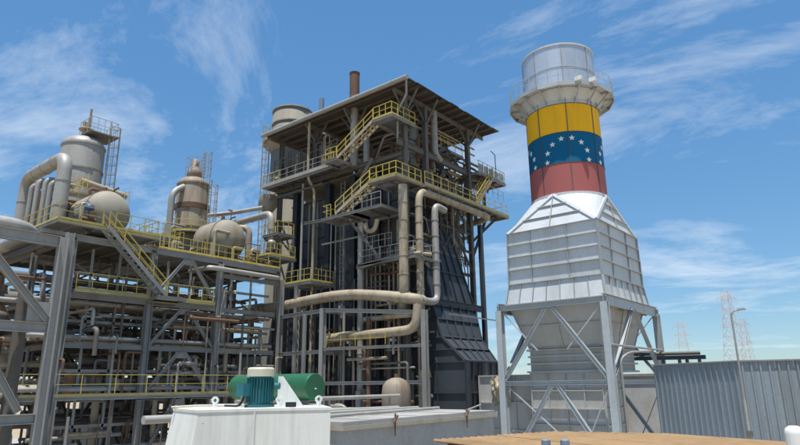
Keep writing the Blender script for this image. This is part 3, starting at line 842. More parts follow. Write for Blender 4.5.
for i in range(14):
    for j in range(14):
        T.face([tarp(i, j), tarp(i + 1, j), tarp(i + 1, j + 1), tarp(i, j + 1)], True)
tag(T.build('tarpaulin', m_clad, None, loc=(40.2, 23, 4)), 'crumpled beige tarpaulin hanging on the low duct beside the stack frame', 'tarpaulin')

# ------------------------------------------------------------------ large pipes on the boiler's near corner
pipe('thick beige vertical pipe at the corner below the yellow gallery', [(36.45, 29.35, 21.3), (36.45, 29.35, 12.4), (37.4, 30.4, 11.0)], .38, m_clad, 1.2, bands=1.3)
pipe('beige pipe running under the right gallery then turning down beside the corner pipe', [(49.6, 33.0, 20.7), (49.6, 28.9, 21.15), (38.0, 28.9, 21.15), (38.0, 28.9, 3)], .31, m_clad, 1.1, bands=1.3, flanges=(((38, 28.9, 15.2), (0, 0, 1)),))
pipe('pale grey pipe dropping from a short elbow beside the slate duct', [(41.3, 28.6, 20.0), (39.8, 28.6, 20.2), (39.8, 28.6, 12.0), (38.4, 28.35, 11.75), (36.9, 28.2, 11.85)], .3, m_clad_grey, .9, bands=1.3, flanges=(((39.8, 28.6, 15.3), (0, 0, 1)),))
pipe('large bent beige pipe crossing in front of the boiler tower', [(37.5, 28.3, 11.75), (36.7, 28.5, 11.85), (36.1, 31.2, 12.3), (35.5, 34.5, 12.7), (35.3, 38.0, 12.65), (35.3, 42.5, 12.4), (34.6, 47.0, 12.3)], .44, m_clad, 1.8, bands=1.7)
pipe('lower bent beige pipe curving up beside the tall front column', [(38.3, 38.6, 9.1), (36.2, 38.2, 9.2), (35.6, 35.6, 9.3), (36.0, 30.8, 9.35), (36.5, 28.3, 9.5), (36.6, 28.1, 11.4)], .37, m_clad, 1.1, bands=1.7)
for o in [q for q in bpy.data.objects if q.get('label', '').startswith(('large bent beige', 'lower bent beige'))]:
    hi = o['label'].startswith('large')
    for x, y in (((36.25, 30.6), (35.45, 35.2), (35.3, 39.6)) if hi else ((36.1, 30.2), (35.65, 34.4))):
        zp = 12.2 if hi else 9.3
        zb = 11.2 if hi else 8.1
        MB().bar((x, y, zb - .4), (x, y, zp - .25), .14).box(x - .3, x + .3, y - .08, y + .08, zp - .62, zp - .42).build('pipe_shoe', m_steel, o)
pipe('short rust stained beige pipe stub above the lower bent pipe', [(39.0, 32.4, 10.7), (36.4, 31.6, 10.7), (36.5, 28.9, 10.7), (38.0, 28.5, 10.75)], .26, m_clad, .7, bands=1.0)
pipe('slim grey riser pipe standing before the dark boiler casing', [(37.3, 34.8, 19.2), (37.3, 34.8, 3)], .27, m_clad_grey, bands=1.2)
pipe('thin straight beige pipe on the left part of the dark casing', [(37.0, 42.2, 24.4), (37.0, 42.2, 4)], .12, m_clad_grey, n=8)
pipe('short beige hook shaped pipe under the lower gallery', [(36.2, 33.3, 18.6), (36.2, 33.0, 17.9), (36.2, 32.2, 17.9), (36.2, 31.9, 18.8)], .2, m_clad, .5)
pipe('beige curved duct behind the right brace of the gallery', [(45.5, 31.5, 19.5), (46.2, 30.8, 18), (46.0, 30.8, 14.5), (44.8, 31.3, 12.6)], .42, m_clad, 1.4)
t = thing('relief_hood', 'dark cone shaped hood hanging under the right gallery', 'hood', (45.6, 31.0, 18.8))
MB().lathe([(.35, 20.6), (.9, 19.6), (.95, 19.4), (.5, 19.3), (.5, 18.8), (.75, 18.6), (.4, 18.4)], (45.6, 31.0, 0), 'z', 18).build('hood_shell', m_rust, t)
MB().tube([(45.6, 31, 20.5), (45.6, 31, 21.8)], .3, 12).build('neck', m_steel_dark, t)

# front pipe support frame
T = thing('pipe_support_frame', 'grey goalpost frame carrying the large bent pipe before the boiler', 'steel frame', (35, 33, 0))
for x, y, z in ((34.5, 36.4, 11.6), (36.7, 27.6, 10.95), (34.55, 41.9, 14.6)):
    col_i(T, x, y, 0, z, .4, m_steel, upv=(1, 0, 0))
beam(T, (34.5, 36.4, 11.45), (36.7, 27.6, 10.75), .25, .3)
beam(T, (34.55, 41.9, 11.3), (34.5, 36.6, 11.4), .25, .3)
beam(T, (34.55, 41.9, 8.1), (34.5, 36.6, 8.1), .22, .28)
beam(T, (34.5, 36.4, 8.0), (38.6, 36.4, 8.0), .22, .28)
beam(T, (34.5, 36.3, 8.3), (36.7, 27.8, 8.3), .18, .22, m_clad_grey)
beam(T, (34.5, 36.4, 5.6), (36.7, 27.8, 5.6), .2, .25)
beam(T, (34.7, 36.4, 11.4), (38.6, 36.4, 11.4), .22, .28)
col_i(T, 34.3, 38.4, 0, 11.3, .24)
col_i(T, 35.0, 40.4, 0, 14, .24)
brace(T, (36.7, 27.6, 10.6), (36.6, 29.0, 12.4), .16)
MB().railing([(34.2, 35.6, 8.45), (35.4, 30.4, 8.45)], 1.0, 1.3, .05).build('railing', m_yellow, T)

# brown domed vessel in front of the boiler
t = thing('domed_vessel', 'rusty tan dome topped vessel behind the concrete basin', 'vessel', (34.0, 28.2, 0))
MB().lathe([(.001, 5.95), (.35, 5.9), (.72, 5.72), (.96, 5.4), (1.04, 4.9), (1.04, 2.4), (.001, 2.2)], (34.0, 28.2, 0), 'z', 24).build('shell', m_vessel_rust, t)
MB().tube([(34.0, 28.2, 5.8), (34.0, 28.2, 6.2)], .14, 10).build('nozzle', m_rust, t)
for a in (0.5, 2.6, 4.7):
    MB().bar((34.0 + .8 * math.cos(a), 28.2 + .8 * math.sin(a), 0), (34.0 + .8 * math.cos(a), 28.2 + .8 * math.sin(a), 2.8), .14).build('leg', m_steel, t)

# ------------------------------------------------------------------ vertical drum at the far left end of the canopy
t = thing('storage_drum', 'tall beige cylinder with ring walkway at the left end of the canopy', 'tank', (42.4, 50.6, 0))
CX, CY = 42.4, 50.6
MB().lathe([(.001, 36.7), (1.4, 36.7), (2.3, 36.5), (2.3, 0)], (CX, CY, 0), 'z', 36).build('shell', m_drum, t)
for z in (22.5, 25.5, 28.5, 31.8, 34.6, 36.3):
    MB().lathe([(2.3, z), (2.38, z), (2.38, z + .12), (2.3, z + .12)], (CX, CY, 0), 'z', 36, smooth=False).build('ring_band', m_vessel_rust, t)
MB().lathe([(2.3, 32.2), (3.3, 32.25), (3.3, 32.4), (2.3, 32.4)], (CX, CY, 0), 'z', 20, smooth=False).lathe([(2.3, 31.2), (3.0, 32.2)], (CX, CY, 0), 'z', 20).build('walkway', m_vessel_rust, t)
rpts = [(CX + 3.2 * math.cos(a), CY + 3.2 * math.sin(a), 32.4) for a in [2 * math.pi * k / 14 for k in range(14)]]
MB().railing(rpts, 1.1, 1.5, .06, closed=True).build('railing', m_rail_pale, t)
MB().cage((CX - 2.2, CY + 1.3, 0), 17.0, 34.4, (-.8, .4, 0)).build('ladder', m_rail_pale, t)
MB().lathe([(.9, 24.4), (1.0, 23.4), (.3, 22.4)], (37.3, 47.9, 0), 'z', 16).build('cone_outlet', m_vessel, t)

# ------------------------------------------------------------------ main pipe rack
T = thing('pipe_rack', 'multi level grey steel pipe rack with yellow railed walkways', 'pipe rack', (25, 47, 0))
XS, YS = (16.6, 22.4, 28.2, 34.2), (42.0, 48.5, 55.0)
for x in XS:
    for y in YS:
        if x > 34 and y < 43: continue
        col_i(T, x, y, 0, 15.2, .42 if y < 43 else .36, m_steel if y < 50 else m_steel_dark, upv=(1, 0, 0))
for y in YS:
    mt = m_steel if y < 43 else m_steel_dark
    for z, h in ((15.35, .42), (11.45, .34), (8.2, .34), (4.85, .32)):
        for a, b in zip(XS, XS[1:]):
            beam(T, (a + .22, y, z), (b - .22, y, z), .24, h, mt)
for x in XS:
    for a, b in zip(YS, YS[1:]):
        for z in (15.2, 11.4, 8.15, 4.8):
            beam(T, (x, a + .2, z), (x, b - .2, z), .22, .32, m_steel_dark)
for y in (42.0, 48.5, 55.0):
    for (a, b) in ((22.4, 28.2), (16.6, 22.4), (28.2, 34.2)):
        if y < 43 and a != 22.4: continue
        m_ = (a + b) / 2
        for z0, z1 in ((8.4, 11.25), (5.05, 8.0), (11.9, 15.1), (.2, 4.6)):
            if y > 43 and z0 > 11: continue
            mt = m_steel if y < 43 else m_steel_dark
            brace(T, (a + .25, y, z0), (m_ - .25, y, z1), .22, mt)
            brace(T, (b - .25, y, z0), (m_ + .25, y, z1), .22, mt)
            MB().box(m_ - .5, m_ + .5, y - .03, y + .03, z1 - .45, z1).build('gusset', mt, T)
beam(T, (28.5, 41.9, 14.2), (34.3, 41.9, 14.2), .3, .3)
for a, b in zip(XS, XS[1:]):                         # secondary steel: intermediate posts, rails, hangers
    for f in (.33, .67):
        x = a + (b - a) * f
        for y in (43.2, 46.5, 51.5):
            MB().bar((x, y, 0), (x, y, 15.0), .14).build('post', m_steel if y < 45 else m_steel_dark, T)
    for y, zz in ((43.2, (3.0, 6.6, 9.9, 13.2)), (46.5, (2.2, 6.0, 9.4, 12.9)), (51.5, (3.2, 6.8, 10.2, 13.4))):
        for z in zz:
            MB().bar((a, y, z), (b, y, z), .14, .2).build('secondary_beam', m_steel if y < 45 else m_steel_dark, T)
    for z0, z1 in ((4.9, 8.0), (8.4, 11.2), (11.9, 15.0)):
        brace(T, (a + .2, 48.3, z0), (b - .2, 48.3, z1), .14, m_steel_dark)
        MB().bar((a + .2, 45.2, z1), (b - .2, 45.2, z0), .09).build('tie_rod', m_steel, T)
# upper deck
deck(T, 14.6, 34.4, 42.1, 55.3, 15.66, 'y', step=1.6)
MB().railing([(22.8, 42.05, 15.66), (34.4, 42.05, 15.66)], 1.1, 1.25, .055, toe=True).build('railing', m_yellow, T)
MB().railing([(22.9, 55.0, 15.66), (34.4, 55.0, 15.66)], 1.1, 1.4, .06).build('railing', m_rail_pale, T)
MB().railing([(22.4, 50, 15.66), (26, 50, 15.66)], 1.1, 1.0, .06).build('railing', m_rail_pale, T)
# vessel platform on the left
deck(T, 15.1, 22.2, 41.1, 53.0, 16.25, 'y')
MB().railing([(15.15, 53, 16.25), (15.15, 41.15, 16.25), (18.0, 41.15, 16.25)], 1.15, 1.2, .06, toe=True).build('railing', m_yellow, T)
MB().railing([(18.9, 41.15, 16.25), (22.1, 41.15, 16.25), (22.1, 44, 16.25)], 1.15, 1.1, .06, toe=True).build('railing', m_yellow, T)
MB().bar((15.1, 41.05, 16.15), (22.2, 41.05, 16.15), .04, .25).build('toe_plate', m_toe, T)
# middle deck
deck(T, 16.9, 27.6, 41.6, 50.0, 11.85, 'y', step=1.5)
MB().railing([(17.0, 41.65, 11.85), (22.2, 41.65, 11.85)], 1.15, 1.1, .06, toe=True).build('railing', m_yellow, T)
MB().railing([(23.4, 41.65, 11.85), (27.5, 41.65, 11.85), (27.5, 44.5, 11.85)], 1.15, 1.0, .06, toe=True).build('railing', m_yellow, T)
MB().bar((16.9, 41.5, 11.78), (27.6, 41.5, 11.78), .04, .24).build('toe_plate', m_toe, T)
MB().railing([(17, 49.9, 11.85), (27.5, 49.9, 11.85)], 1.1, 1.2, .06).build('railing', m_rail_pale, T)
stair(T, (22.9, 40.55, 11.85), (18.2, 40.55, 16.15), .95, (0, 1, 0), m_steel, m_yellow)
deck(T, 22.2, 24.4, 40.4, 41.6, 11.85, 'x')
# lower walkway in front
deck(T, 8.0, 29.5, 36.2, 37.8, 5.1, 'y')
MB().railing([(8.0, 36.25, 5.1), (29.4, 36.25, 5.1), (29.4, 37.7, 5.1)], 1.12, 2.0, .05, toe=False).build('railing', m_yellow, T)
MB().bar((8.0, 36.14, 5.08), (29.5, 36.14, 5.08), .04, .16).build('toe_plate', m_toe, T)
for x in (10, 14, 18, 22, 26, 29.3):
    MB().bar((x, 37.0, 0), (x, 37.0, 4.8), .18).build('post', m_steel_dark, T)
    brace(T, (x, 37.8, 4.7), (x, 41.8, 4.7), .16, m_steel_dark)
# side landings by the boiler
deck(T, 34.9, 37.0, 43.2, 45.4, 19.4, 'x')
MB().railing([(36.9, 43.25, 19.4), (34.95, 43.25, 19.4), (34.95, 45.3, 19.4)], 1.1, .7, .065).build('railing', m_yellow, T)
for y in (43.4, 45.2):
    brace(T, (34.95, y, 19.1), (36.9, y, 17.6), .13, m_steel_dark)
    MB().bar((37.0, y, 15.6), (37.0, y, 19.2), .15).build('post', m_steel, T)
deck(T, 33.4, 36.4, 42.2, 45.6, 16.9, 'x')
MB().railing([(36.3, 42.25, 16.9), (33.45, 42.25, 16.9), (33.45, 45.5, 16.9)], 1.1, .75, .06, toe=True).build('railing', m_yellow, T)
deck(T, 35.0, 38.0, 38.6, 42.0, 14.3, 'x')
MB().railing([(35.05, 42, 14.3), (35.05, 38.65, 14.3), (37.8, 38.65, 14.3)], 1.1, .9, .06, toe=True).build('railing', m_yellow, T)

T2 = thing('far_pipe_rack', 'dark distant pipe rack seen through the near rack', 'pipe rack', (26, 65, 0))
for x in range(8, 50, 5):
    for y in (62, 68):
        MB().ibar((x, y, 0), (x, y, 12.5), .4, .4).build('column', m_steel_dark, T2)
for y in (62, 68):
    for z in (4.4, 8.6, 12.4):
        MB().ibar((8, y, z), (48, y, z), .25, .5).build('beam', m_steel_dark, T2)
for k in range(3):
    MB().tube([(8, 62.6 + .6 * k, (4.9, 9.1, 7.0)[k % 3]), (48, 62.6 + .6 * k, (4.9, 9.1, 7.0)[k % 3])], .22 + .05 * (k % 3), 8).build('pipe', (m_steel_dark, m_clad_grey, m_rust)[k % 3], T2)
for k in range(8):
    brace(T2, (8 + 5 * k, 62, 4.6 if k % 2 else 8.4), (13 + 5 * k, 62, 8.4 if k % 2 else 4.6), .25, m_steel_dark)
# yellow guard rails round the vessels
MB().railing([(17.4, 42.9, 19.3), (17.4, 46.2, 19.3), (21.3, 46.2, 19.3), (21.3, 44.6, 19.3)], 1.0, .8, .05).build('railing', m_yellow, T)
MB().box(17.4, 21.3, 46.9, 47.3, 19.2, 19.3).build('catwalk', m_toe, T)
for x in (24.6, 25.4, 27.6, 31.9, 32.9, 33.6):
    MB().railing([(x, 43.2, 15.66), (x, 45.4, 15.66)], 1.9 if x < 28 else 1.3, .8, .05).build('railing', m_yellow, T)
MB().railing([(23.2, 46.4, 15.66), (28.0, 46.4, 15.66)], 1.1, .9, .05).build('railing', m_yellow, T)
deck(T, 24.4, 27.4, 47.0, 50.6, 17.9, 'x')
MB().railing([(24.45, 50.5, 17.9), (24.45, 47.05, 17.9), (27.3, 47.05, 17.9)], 1.1, .8, .05, toe=True).build('railing', m_yellow, T)
for x, y in ((24.6, 47.2), (27.2, 47.2), (24.6, 50.4)):
    MB().bar((x, y, 15.6), (x, y, 17.7), .14).build('post', m_steel, T)
deck(T, 31.9, 34.6, 49.2, 52.6, 20.3, 'x')
MB().railing([(31.9, 49.25, 20.3), (34.55, 49.25, 20.3), (34.55, 52.5, 20.3)], 1.1, .8, .05, toe=True).build('railing', m_yellow, T)
for x, y in ((34.4, 49.4), (34.4, 52.4)):
    MB().bar((x, y, 15.6), (x, y, 20.1), .14).build('post', m_steel, T)
for k in range(40):
    x = rnd.uniform(23, 34); y = rnd.uniform(43, 54); h = rnd.uniform(.8, 3.2)
    MB().tube([(x, y, 15.66), (x, y, 15.66 + h), (x + rnd.uniform(.5, 2.0), y, 15.66 + h)], rnd.choice((.05, .08, .12, .16)), 8, .2).build('deck_pipe', rnd.choice((m_clad_grey, m_clad, m_rust, m_steel_dark, m_toe)), T)
for k in range(22):
    x = rnd.uniform(15.6, 22); y = rnd.uniform(42, 52); h = rnd.uniform(.8, 4.2)
    MB().tube([(x, y, 16.25), (x, y, 16.25 + h), (x + rnd.uniform(.3, 1.0), y, 16.25 + h)], rnd.choice((.05, .08, .12)), 8, .2).build('deck_pipe', rnd.choice((m_clad_grey, m_clad, m_rust, m_steel_dark)), T)

# ------------------------------------------------------------------ vessels and drums on the rack
def drum(name, label, cx, y0, y1, z, r, mat, zb):
    t = thing(name, label, 'drum', (cx, (y0 + y1) / 2, zb))
    n = 8
    prof = [(r * math.sin(math.pi / 2 * k / n) + .001, y0 - .62 * r * math.cos(math.pi / 2 * k / n)) for k in range(n + 1)]
    prof += [(r * math.sin(math.pi / 2 * (1 - k / n)) + .001, y1 + .62 * r * math.sin(math.pi / 2 * k / n)) for k in range(n + 1)]
    sh = MB().lathe(prof, (cx, 0, z), 'y', 36).build('shell', mat, t)
    for y in (y0, y1):
        MB().lathe([(r, y - .05), (r + .05, y - .05), (r + .05, y + .05), (r, y + .05)], (cx, 0, z), 'y', 36, smooth=False).build('seam_ring', m_vessel_rust, sh)
    for y in (y0 + .6, y1 - .5):
        MB().box(cx - r * .85, cx + r * .85, y - .14, y + .14, zb, z - r * .45).build('saddle', m_steel, t)
    MB().tube([(cx, y0 + .9, z + r * .9), (cx, y0 + .9, z + r + .5)], .16, 10).build('nozzle', m_rust, sh)
    MB().tube([(cx + .5, y0 + .5, z + r * .8), (cx + .5, y0 + .5, z + r + .35), (cx + .5, y0 - .2, z + r + .35)], .08, 8, .2).build('nozzle', m_steel_dark, sh)
    return t
drum('horizontal_drum', 'round ended beige drum at the head of the yellow stair', 19.3, 43.5, 46.6, 17.95, 1.62, m_vessel, 16.25)
drum('horizontal_drum', 'round ended beige drum beside the rusty ladder topped column', 30.35, 44.4, 46.9, 18.05, 1.75, m_vessel, 15.66)
def column_vessel(label, cx, cy, r, z0, z1, mat, caz, neck, ztop):
    t = thing('process_column', label, 'vessel', (cx, cy, z0))
    prof = [(.001, z1)] + [(r * math.sin(math.pi / 2 * k / 6), z1 - .55 * r * (1 - math.cos(math.pi / 2 * k / 6))) for k in range(1, 7)] + [(r, z0)]
    MB().lathe(prof, (cx, cy, 0), 'z', 32).build('shell', mat, t); sh = t.children[0] if t.children else t
    zz = z1 - .55 * r
    for z in (zz - .1, zz - 2.2, zz - 4.4):
        MB().lathe([(r, z), (r + .06, z), (r + .06, z + .14), (r, z + .14)], (cx, cy, 0), 'z', 32, smooth=False).build('ring_band', m_vessel_rust if z < zz - 1 else mat, t)
    MB().tube([(cx, cy, z1 - .3), (cx, cy, z1 + neck)], .3, 14).lathe([(.3, z1 + neck * .5), (.55, z1 + neck * .5), (.55, z1 + neck * .5 + .12), (.3, z1 + neck * .5 + .12)], (cx, cy, 0), 'z', 14).build('nozzle', m_vessel_rust, t)
    o = V(math.cos(caz), math.sin(caz), 0)
    MB().cage((cx + o.x * (r + .25), cy + o.y * (r + .25), 0), z0, ztop, o).build('ladder', m_rail_pale, t)
    return t
t = column_vessel('fat grey beige column with caged ladder standing at the far left', 19.2, 49.0, 1.62, 16.25, 25.4, m_clad_grey, R(-35), 1.3, 26.9)
MB().box(18.9, 21.2, 47.4, 49.6, 25.5, 25.6).build('top_platform', m_deck, t)
MB().railing([(18.95, 49.5, 25.6), (18.95, 47.45, 25.6), (21.1, 47.45, 25.6), (21.1, 49.5, 25.6)], 1.2, .6, .05, closed=True).build('railing', m_rail_pale, t)
MB().tube([(19.3, 48.7, 25.2), (19.3, 48.7, 27.9)], .1, 8).build('vent_spike', m_vessel_rust, t)
t = column_vessel('rust streaked tan column with slim caged ladder on top', 30.3, 50.5, 1.5, 15.66, 25.2, m_vessel_rust, R(-60), 1.6, 25.0)
MB().lathe([(1.45, 21.8), (1.6, 21.8), (1.6, 22.3), (1.45, 22.3)], (30.3, 50.5, 0), 'z', 32, smooth=False).build('ring_band', m_rust, t)
MB().lathe([(.55, 25.0), (.75, 25.4), (.72, 25.9), (.4, 26.2), (.4, 26.8), (.2, 27.1), (.001, 27.1)], (30.3, 50.5, 0), 'z', 18).build('top_head', m_vessel_rust, t)
MB().cage((30.9, 50.0, 0), 23.2, 28.0, (.6, -.8, 0)).build('ladder', m_rail_pale, t)
MB().railing([(29.65, 50.1, 25.3), (29.65, 51.1, 25.3), (30.95, 51.1, 25.3), (30.95, 49.9, 25.3)], 1.9, .5, .045, closed=True).build('railing', m_rail_pale, t)
MB().lathe([(1.5, 19.2), (2.5, 19.2), (2.5, 19.3), (1.5, 19.3)], (30.3, 50.5, 0), 'z', 16, smooth=False).build('ring_deck', m_deck, t)
MB().railing([(30.3 + 2.45 * math.cos(a), 50.5 + 2.45 * math.sin(a), 19.3) for a in [2 * math.pi * k / 12 for k in range(12)]], 1.1, 1.2, .06, closed=True, toe=True).build('railing', m_yellow, t)

pipe('fat grey downcomer pipe with elbow beside the far left column', [(16.6, 45.2, 16.3), (16.6, 45.2, 22.0), (16.6, 52.4, 22.0), (16.6, 52.4, 15.7)], .5, m_clad_grey, 1.1, bands=1.6)
for k, (x, y, h) in enumerate(((16.25, 47.4, 20.7), (16.2, 48.7, 20.9), (16.2, 49.9, 20.8), (16.3, 46.5, 20.3))):
    pipe('slim grey riser in the bank of upright pipes left of the fat downcomer', [(x, y, 16.25), (x, y, h), (x + 1.6, y, h)], .2, m_steel, .5, group='bank of upright pipes at far left')
pipe('grey pipe with elbow dropping beside the rust streaked column', [(27.8, 49.9, 15.7), (27.8, 49.9, 23.0), (29.1, 50.1, 23.9)], .3, m_clad_grey, .8)
pipe('pale grey elbowed pipe left of the dark boiler tower', [(35.4, 44.8, 15.0), (35.4, 44.8, 21.6), (35.4, 51.0, 21.6)], .34, m_clad_grey, .9, bands=1.5)
pipe('beige pipe behind the pale elbowed pipe left of the boiler', [(34.2, 46.6, 15.6), (34.2, 46.6, 20.2), (31.0, 50.5, 20.2)], .32, m_clad, .7)
pipe('long grey pipe climbing from the rack to the canopy deck', [(36.4, 47.5, 22.9), (34.9, 50.5, 22.6), (32.0, 54.5, 22.2)], .22, m_clad_grey, .6)
pipe('horizontal grey pipe slung below the upper rack deck', [(27.0, 44.5, 14.7), (27.0, 41.7, 14.7), (34.2, 41.7, 14.7), (34.2, 44.5, 14.7)], .2, m_clad_grey)
pipe('narrow beige pipe over the drum by the yellow stair', [(18.0, 45.8, 20.6), (21.6, 45.8, 20.2)], .28, m_clad, .3)

# motor operated valves on the vessel platform
for x, y, z, lb, mt in ((17.6, 42.6, 17.2, 'small blue valve actuator on the platform before the fat downcomer', m_blue), (34.4, 43.4, 17.7, 'pale valve with bonnet on the small yellow platform near boiler', m_clad_grey), (32.6, 43.2, 16.5, 'small rusty valve standing on the upper deck near boiler', m_rust)):
    t = thing('control_valve', lb, 'valve', (x, y, z - 1))
    MB().tube([(x - .5, y, z - .3), (x + .5, y, z - .3)], .18, 10).build('valve_body', m_rust, t)
    MB().tube([(x, y, z - .3), (x, y, z + .4)], .09, 8).build('stem', m_steel_dark, t)
    MB().lathe([(.001, z + .85), (.25, z + .8), (.33, z + .6), (.33, z + .45), (.1, z + .35)], (x, y, 0), 'z', 16).build('actuator', mt, t)
    MB().tube([(x, y, z - 1), (x, y, z - .4)], .1, 8).build('support', m_steel_dark, t)
for x, y, z0, z1, lb in ((22.0, 46.8, 16.3, 20.6, 'slim lamp post beside the fat left column'), (32.7, 47.5, 15.7, 21.6, 'slim lamp post right of the rust streaked column'), (36.4, 38.6, 25.1, 28.2, 'slim lamp post on canopy gallery beside the upper stair')):
    t = thing('deck_lamp', lb, 'lamp post', (x, y, z0))
    MB().tube([(x, y, z0), (x, y, z1), (x - .25, y - .25, z1 + .1)], .045, 6).build('post', m_rail_pale, t)
    MB().box(x - .5, x - .1, y - .35, y - .15, z1 + .02, z1 + .16).build('lamp_head', m_steel, t)

# ------------------------------------------------------------------ small pipework running through the rack
pr = random.Random(23)
G = 'small pipework inside the rack'
mats = (m_clad_grey, m_steel_dark, m_rust, m_clad, m_steel_dark)
HUE = {m_clad_grey: 'pale grey', m_steel_dark: 'dark grey', m_rust: 'rusty brown', m_clad: 'beige', m_steel: 'mid grey'}
def small_pipe(way, where, pts, r, mat, group):
    size = 'hairline' if r < .09 else 'thin' if r < .15 else 'medium' if r < .25 else 'fat'
    z = pts[-1][2]
    lev = 'ground' if z < 4.8 else 'walkway' if z < 8 else 'middle' if z < 11.6 else 'upper'
    row = 'front' if pts[0][1] < 47 else 'back'
    return pipe('%s %s %s pipe in %s, %s level, %s half' % (size, HUE[mat], way, where, lev, row), pts, r, mat, r * 2.5, group, n=8)
for z, n in ((8.7, 12), (5.5, 10), (12.3, 9), (3.2, 9), (10.2, 6), (6.9, 6)):
    for k in range(n):
        y = pr.uniform(42.6, 56)
        x0 = pr.uniform(10, 20); x1 = x0 + pr.uniform(6, 18)
        zz = z + pr.uniform(-.3, .5)
        x1 = min(x1, 37)
        r = pr.choice((.08, .12, .18, .28))
        pts = [(x0, y, zz), (x1, y, zz)]
        if pr.random() < .5: pts.append((x1, y, zz + pr.uniform(-3, 3)))
        small_pipe('lengthwise', 'pipe rack', pts, r, pr.choice(mats), G)
    for k in range(n):
        x = pr.uniform(15, 37)
        y0 = pr.uniform(41, 46); y1 = y0 + pr.uniform(5, 12)
        zz = z + pr.uniform(0, .9)
        r = pr.choice((.08, .12, .16))
        small_pipe('crosswise', 'pipe rack', [(x, y0, zz - pr.uniform(0, 2)), (x, y0, zz), (x, y1, zz)], r, pr.choice(mats), G)
for k in range(46):
    x, y = pr.uniform(15, 34), pr.uniform(42.6, 56)
    z0 = pr.choice((0, 4, 8)); z1 = z0 + pr.uniform(3, 7)
    if z1 > 15: z1 = 15
    r = pr.choice((.07, .1, .16, .26))
    small_pipe('upright', 'pipe rack', [(x, y, z0), (x, y, z1)], r, pr.choice(mats), G)
# pipework at the foot of the boiler
for k in range(46):
    y = pr.uniform(29, 42); x = 34.0 + (42 - y) * .17 + pr.uniform(.6, 3.6)
    z = pr.uniform(1.5, 10.8); r = pr.choice((.07, .1, .13, .2, .28))
    mt = pr.choice((m_clad_grey, m_clad, m_rust, m_steel, m_steel_dark))
    if k % 3 == 0:
        small_pipe('upright', 'boiler foot clutter', [(x, y, 0), (x, y, z + 1.5)], r, mt, 'small pipework at the boiler foot')
    else:
        ln = pr.uniform(2, 7)
        y2 = max(y - ln, 28.6)
        small_pipe('level', 'boiler foot clutter', [(x, y, z), (x, y2, z)] + ([(x, y2, max(.3, z - 2.5))] if k % 2 else []), r, mt, 'small pipework at the boiler foot')
for k in range(70):
    x = pr.uniform(15.5, 34); y = pr.uniform(41.2, 44.5); r = pr.choice((.05, .07, .1, .14))
    z = pr.choice((.5, 4.9, 8.4)) ; h = pr.uniform(1.5, 3.2)
    way = k % 3
    mt = pr.choice((m_clad_grey, m_clad, m_steel, m_rust, m_steel_dark))
    if way == 0: small_pipe('bent', 'pipe rack', [(x, y, z), (x, y, z + h), (min(x + pr.uniform(1, 4), 34.4), y, z + h)], r, mt, G)
    elif way == 1: small_pipe('upright', 'pipe rack', [(x, y, z), (x, y, z + 3.2)], r, mt, G)
    else: small_pipe('level', 'pipe rack', [(x, y, z + h * .7), (min(x + pr.uniform(3, 9), 34.4), y, z + h * .7)], r, mt, G)
for z, y0 in ((8.62, 42.6), (5.25, 42.5), (11.0, 43.0)):
    for k in range(6):
        r = (.16, .1, .22, .13, .18, .1)[k]
        mt = (m_clad_grey, m_clad, m_clad_grey, m_steel, m_clad, m_rust)[k]
        small_pipe('straight', 'pipe rack', [(14.5, y0 + .75 * k, z + r), (34.2, y0 + .75 * k, z + r)], r, mt, G)
# pumps, tanks and cabinets seen through the rack
for k in range(14):
    x, y = 12 + k * 1.75, pr.uniform(45, 54)
    if k % 3 == 0:
        o = MB().lathe([(.001, 3.9), (.5, 3.8), (.9, 3.4), (.9, .4), (.001, .4)], (x, y, 4.9 if k % 2 else 0), 'z', 18).build('small_vessel', pr.choice((m_clad, m_vessel_rust, m_clad_grey)), None, loc=(x, y, 0))
        tag(o, 'small upright vessel standing inside the rack', 'vessel', 'small vessels inside the rack')
    else:
        z = 4.9 if k % 2 else 0
        t = thing('equipment_skid', 'boxy equipment skid standing inside the rack', 'skid', (x, y, z), 'equipment skids inside the rack')
        MB().box(x - .8, x + .8, y - .6, y + .6, z, z + .3).build('base_frame', m_steel_dark, t)
        MB().box(x - .6, x + .5, y - .45, y + .45, z + .3, z + 1.5).build('cabinet', pr.choice((m_orange, m_rust, m_steel_dark, m_casing2)), t)
        MB().tube([(x + .3, y, z + 1.4), (x + .3, y, z + 2.6), (x + .3, y + 1.2, z + 2.6)], .12, 8, .3).build('riser', m_clad_grey, t)
for (x, y, w, d, h, mt, lb) in ((19.2, 44.6, 1.5, 1.2, 6.6, m_orange, 'faded orange cabinet house behind the lower yellow walkway'), (14.5, 58, 5, 4, 5.6, m_conc, 'pale concrete hut seen low through the left of the rack'), (30, 60, 6, 4, 6.2, m_casing2, 'dark blue hut seen low through the right of the rack'), (40, 58, 7, 5, 9, m_steel_dark, 'dark grey hut behind the foot of the boiler')):
    t = thing('plant_hut', lb, 'hut', (x, y, 0))
    z0 = 4.95 if mt is m_orange else 0
    MB().box(x - w / 2, x + w / 2, y - d / 2, y + d / 2, z0, h - .2).build('wall', mt, t)
    MB().box(x - w / 2 - .2, x + w / 2 + .2, y - d / 2 - .2, y + d / 2 + .2, h - .2, h).build('roof', m_steel, t)
    MB().box(x - .5, x + .5, y - d / 2 - .04, y - d / 2 + .01, z0 + .05, z0 + 1.4 + (.7 if z0 == 0 else 0)).build('door', m_steel_dark, t)

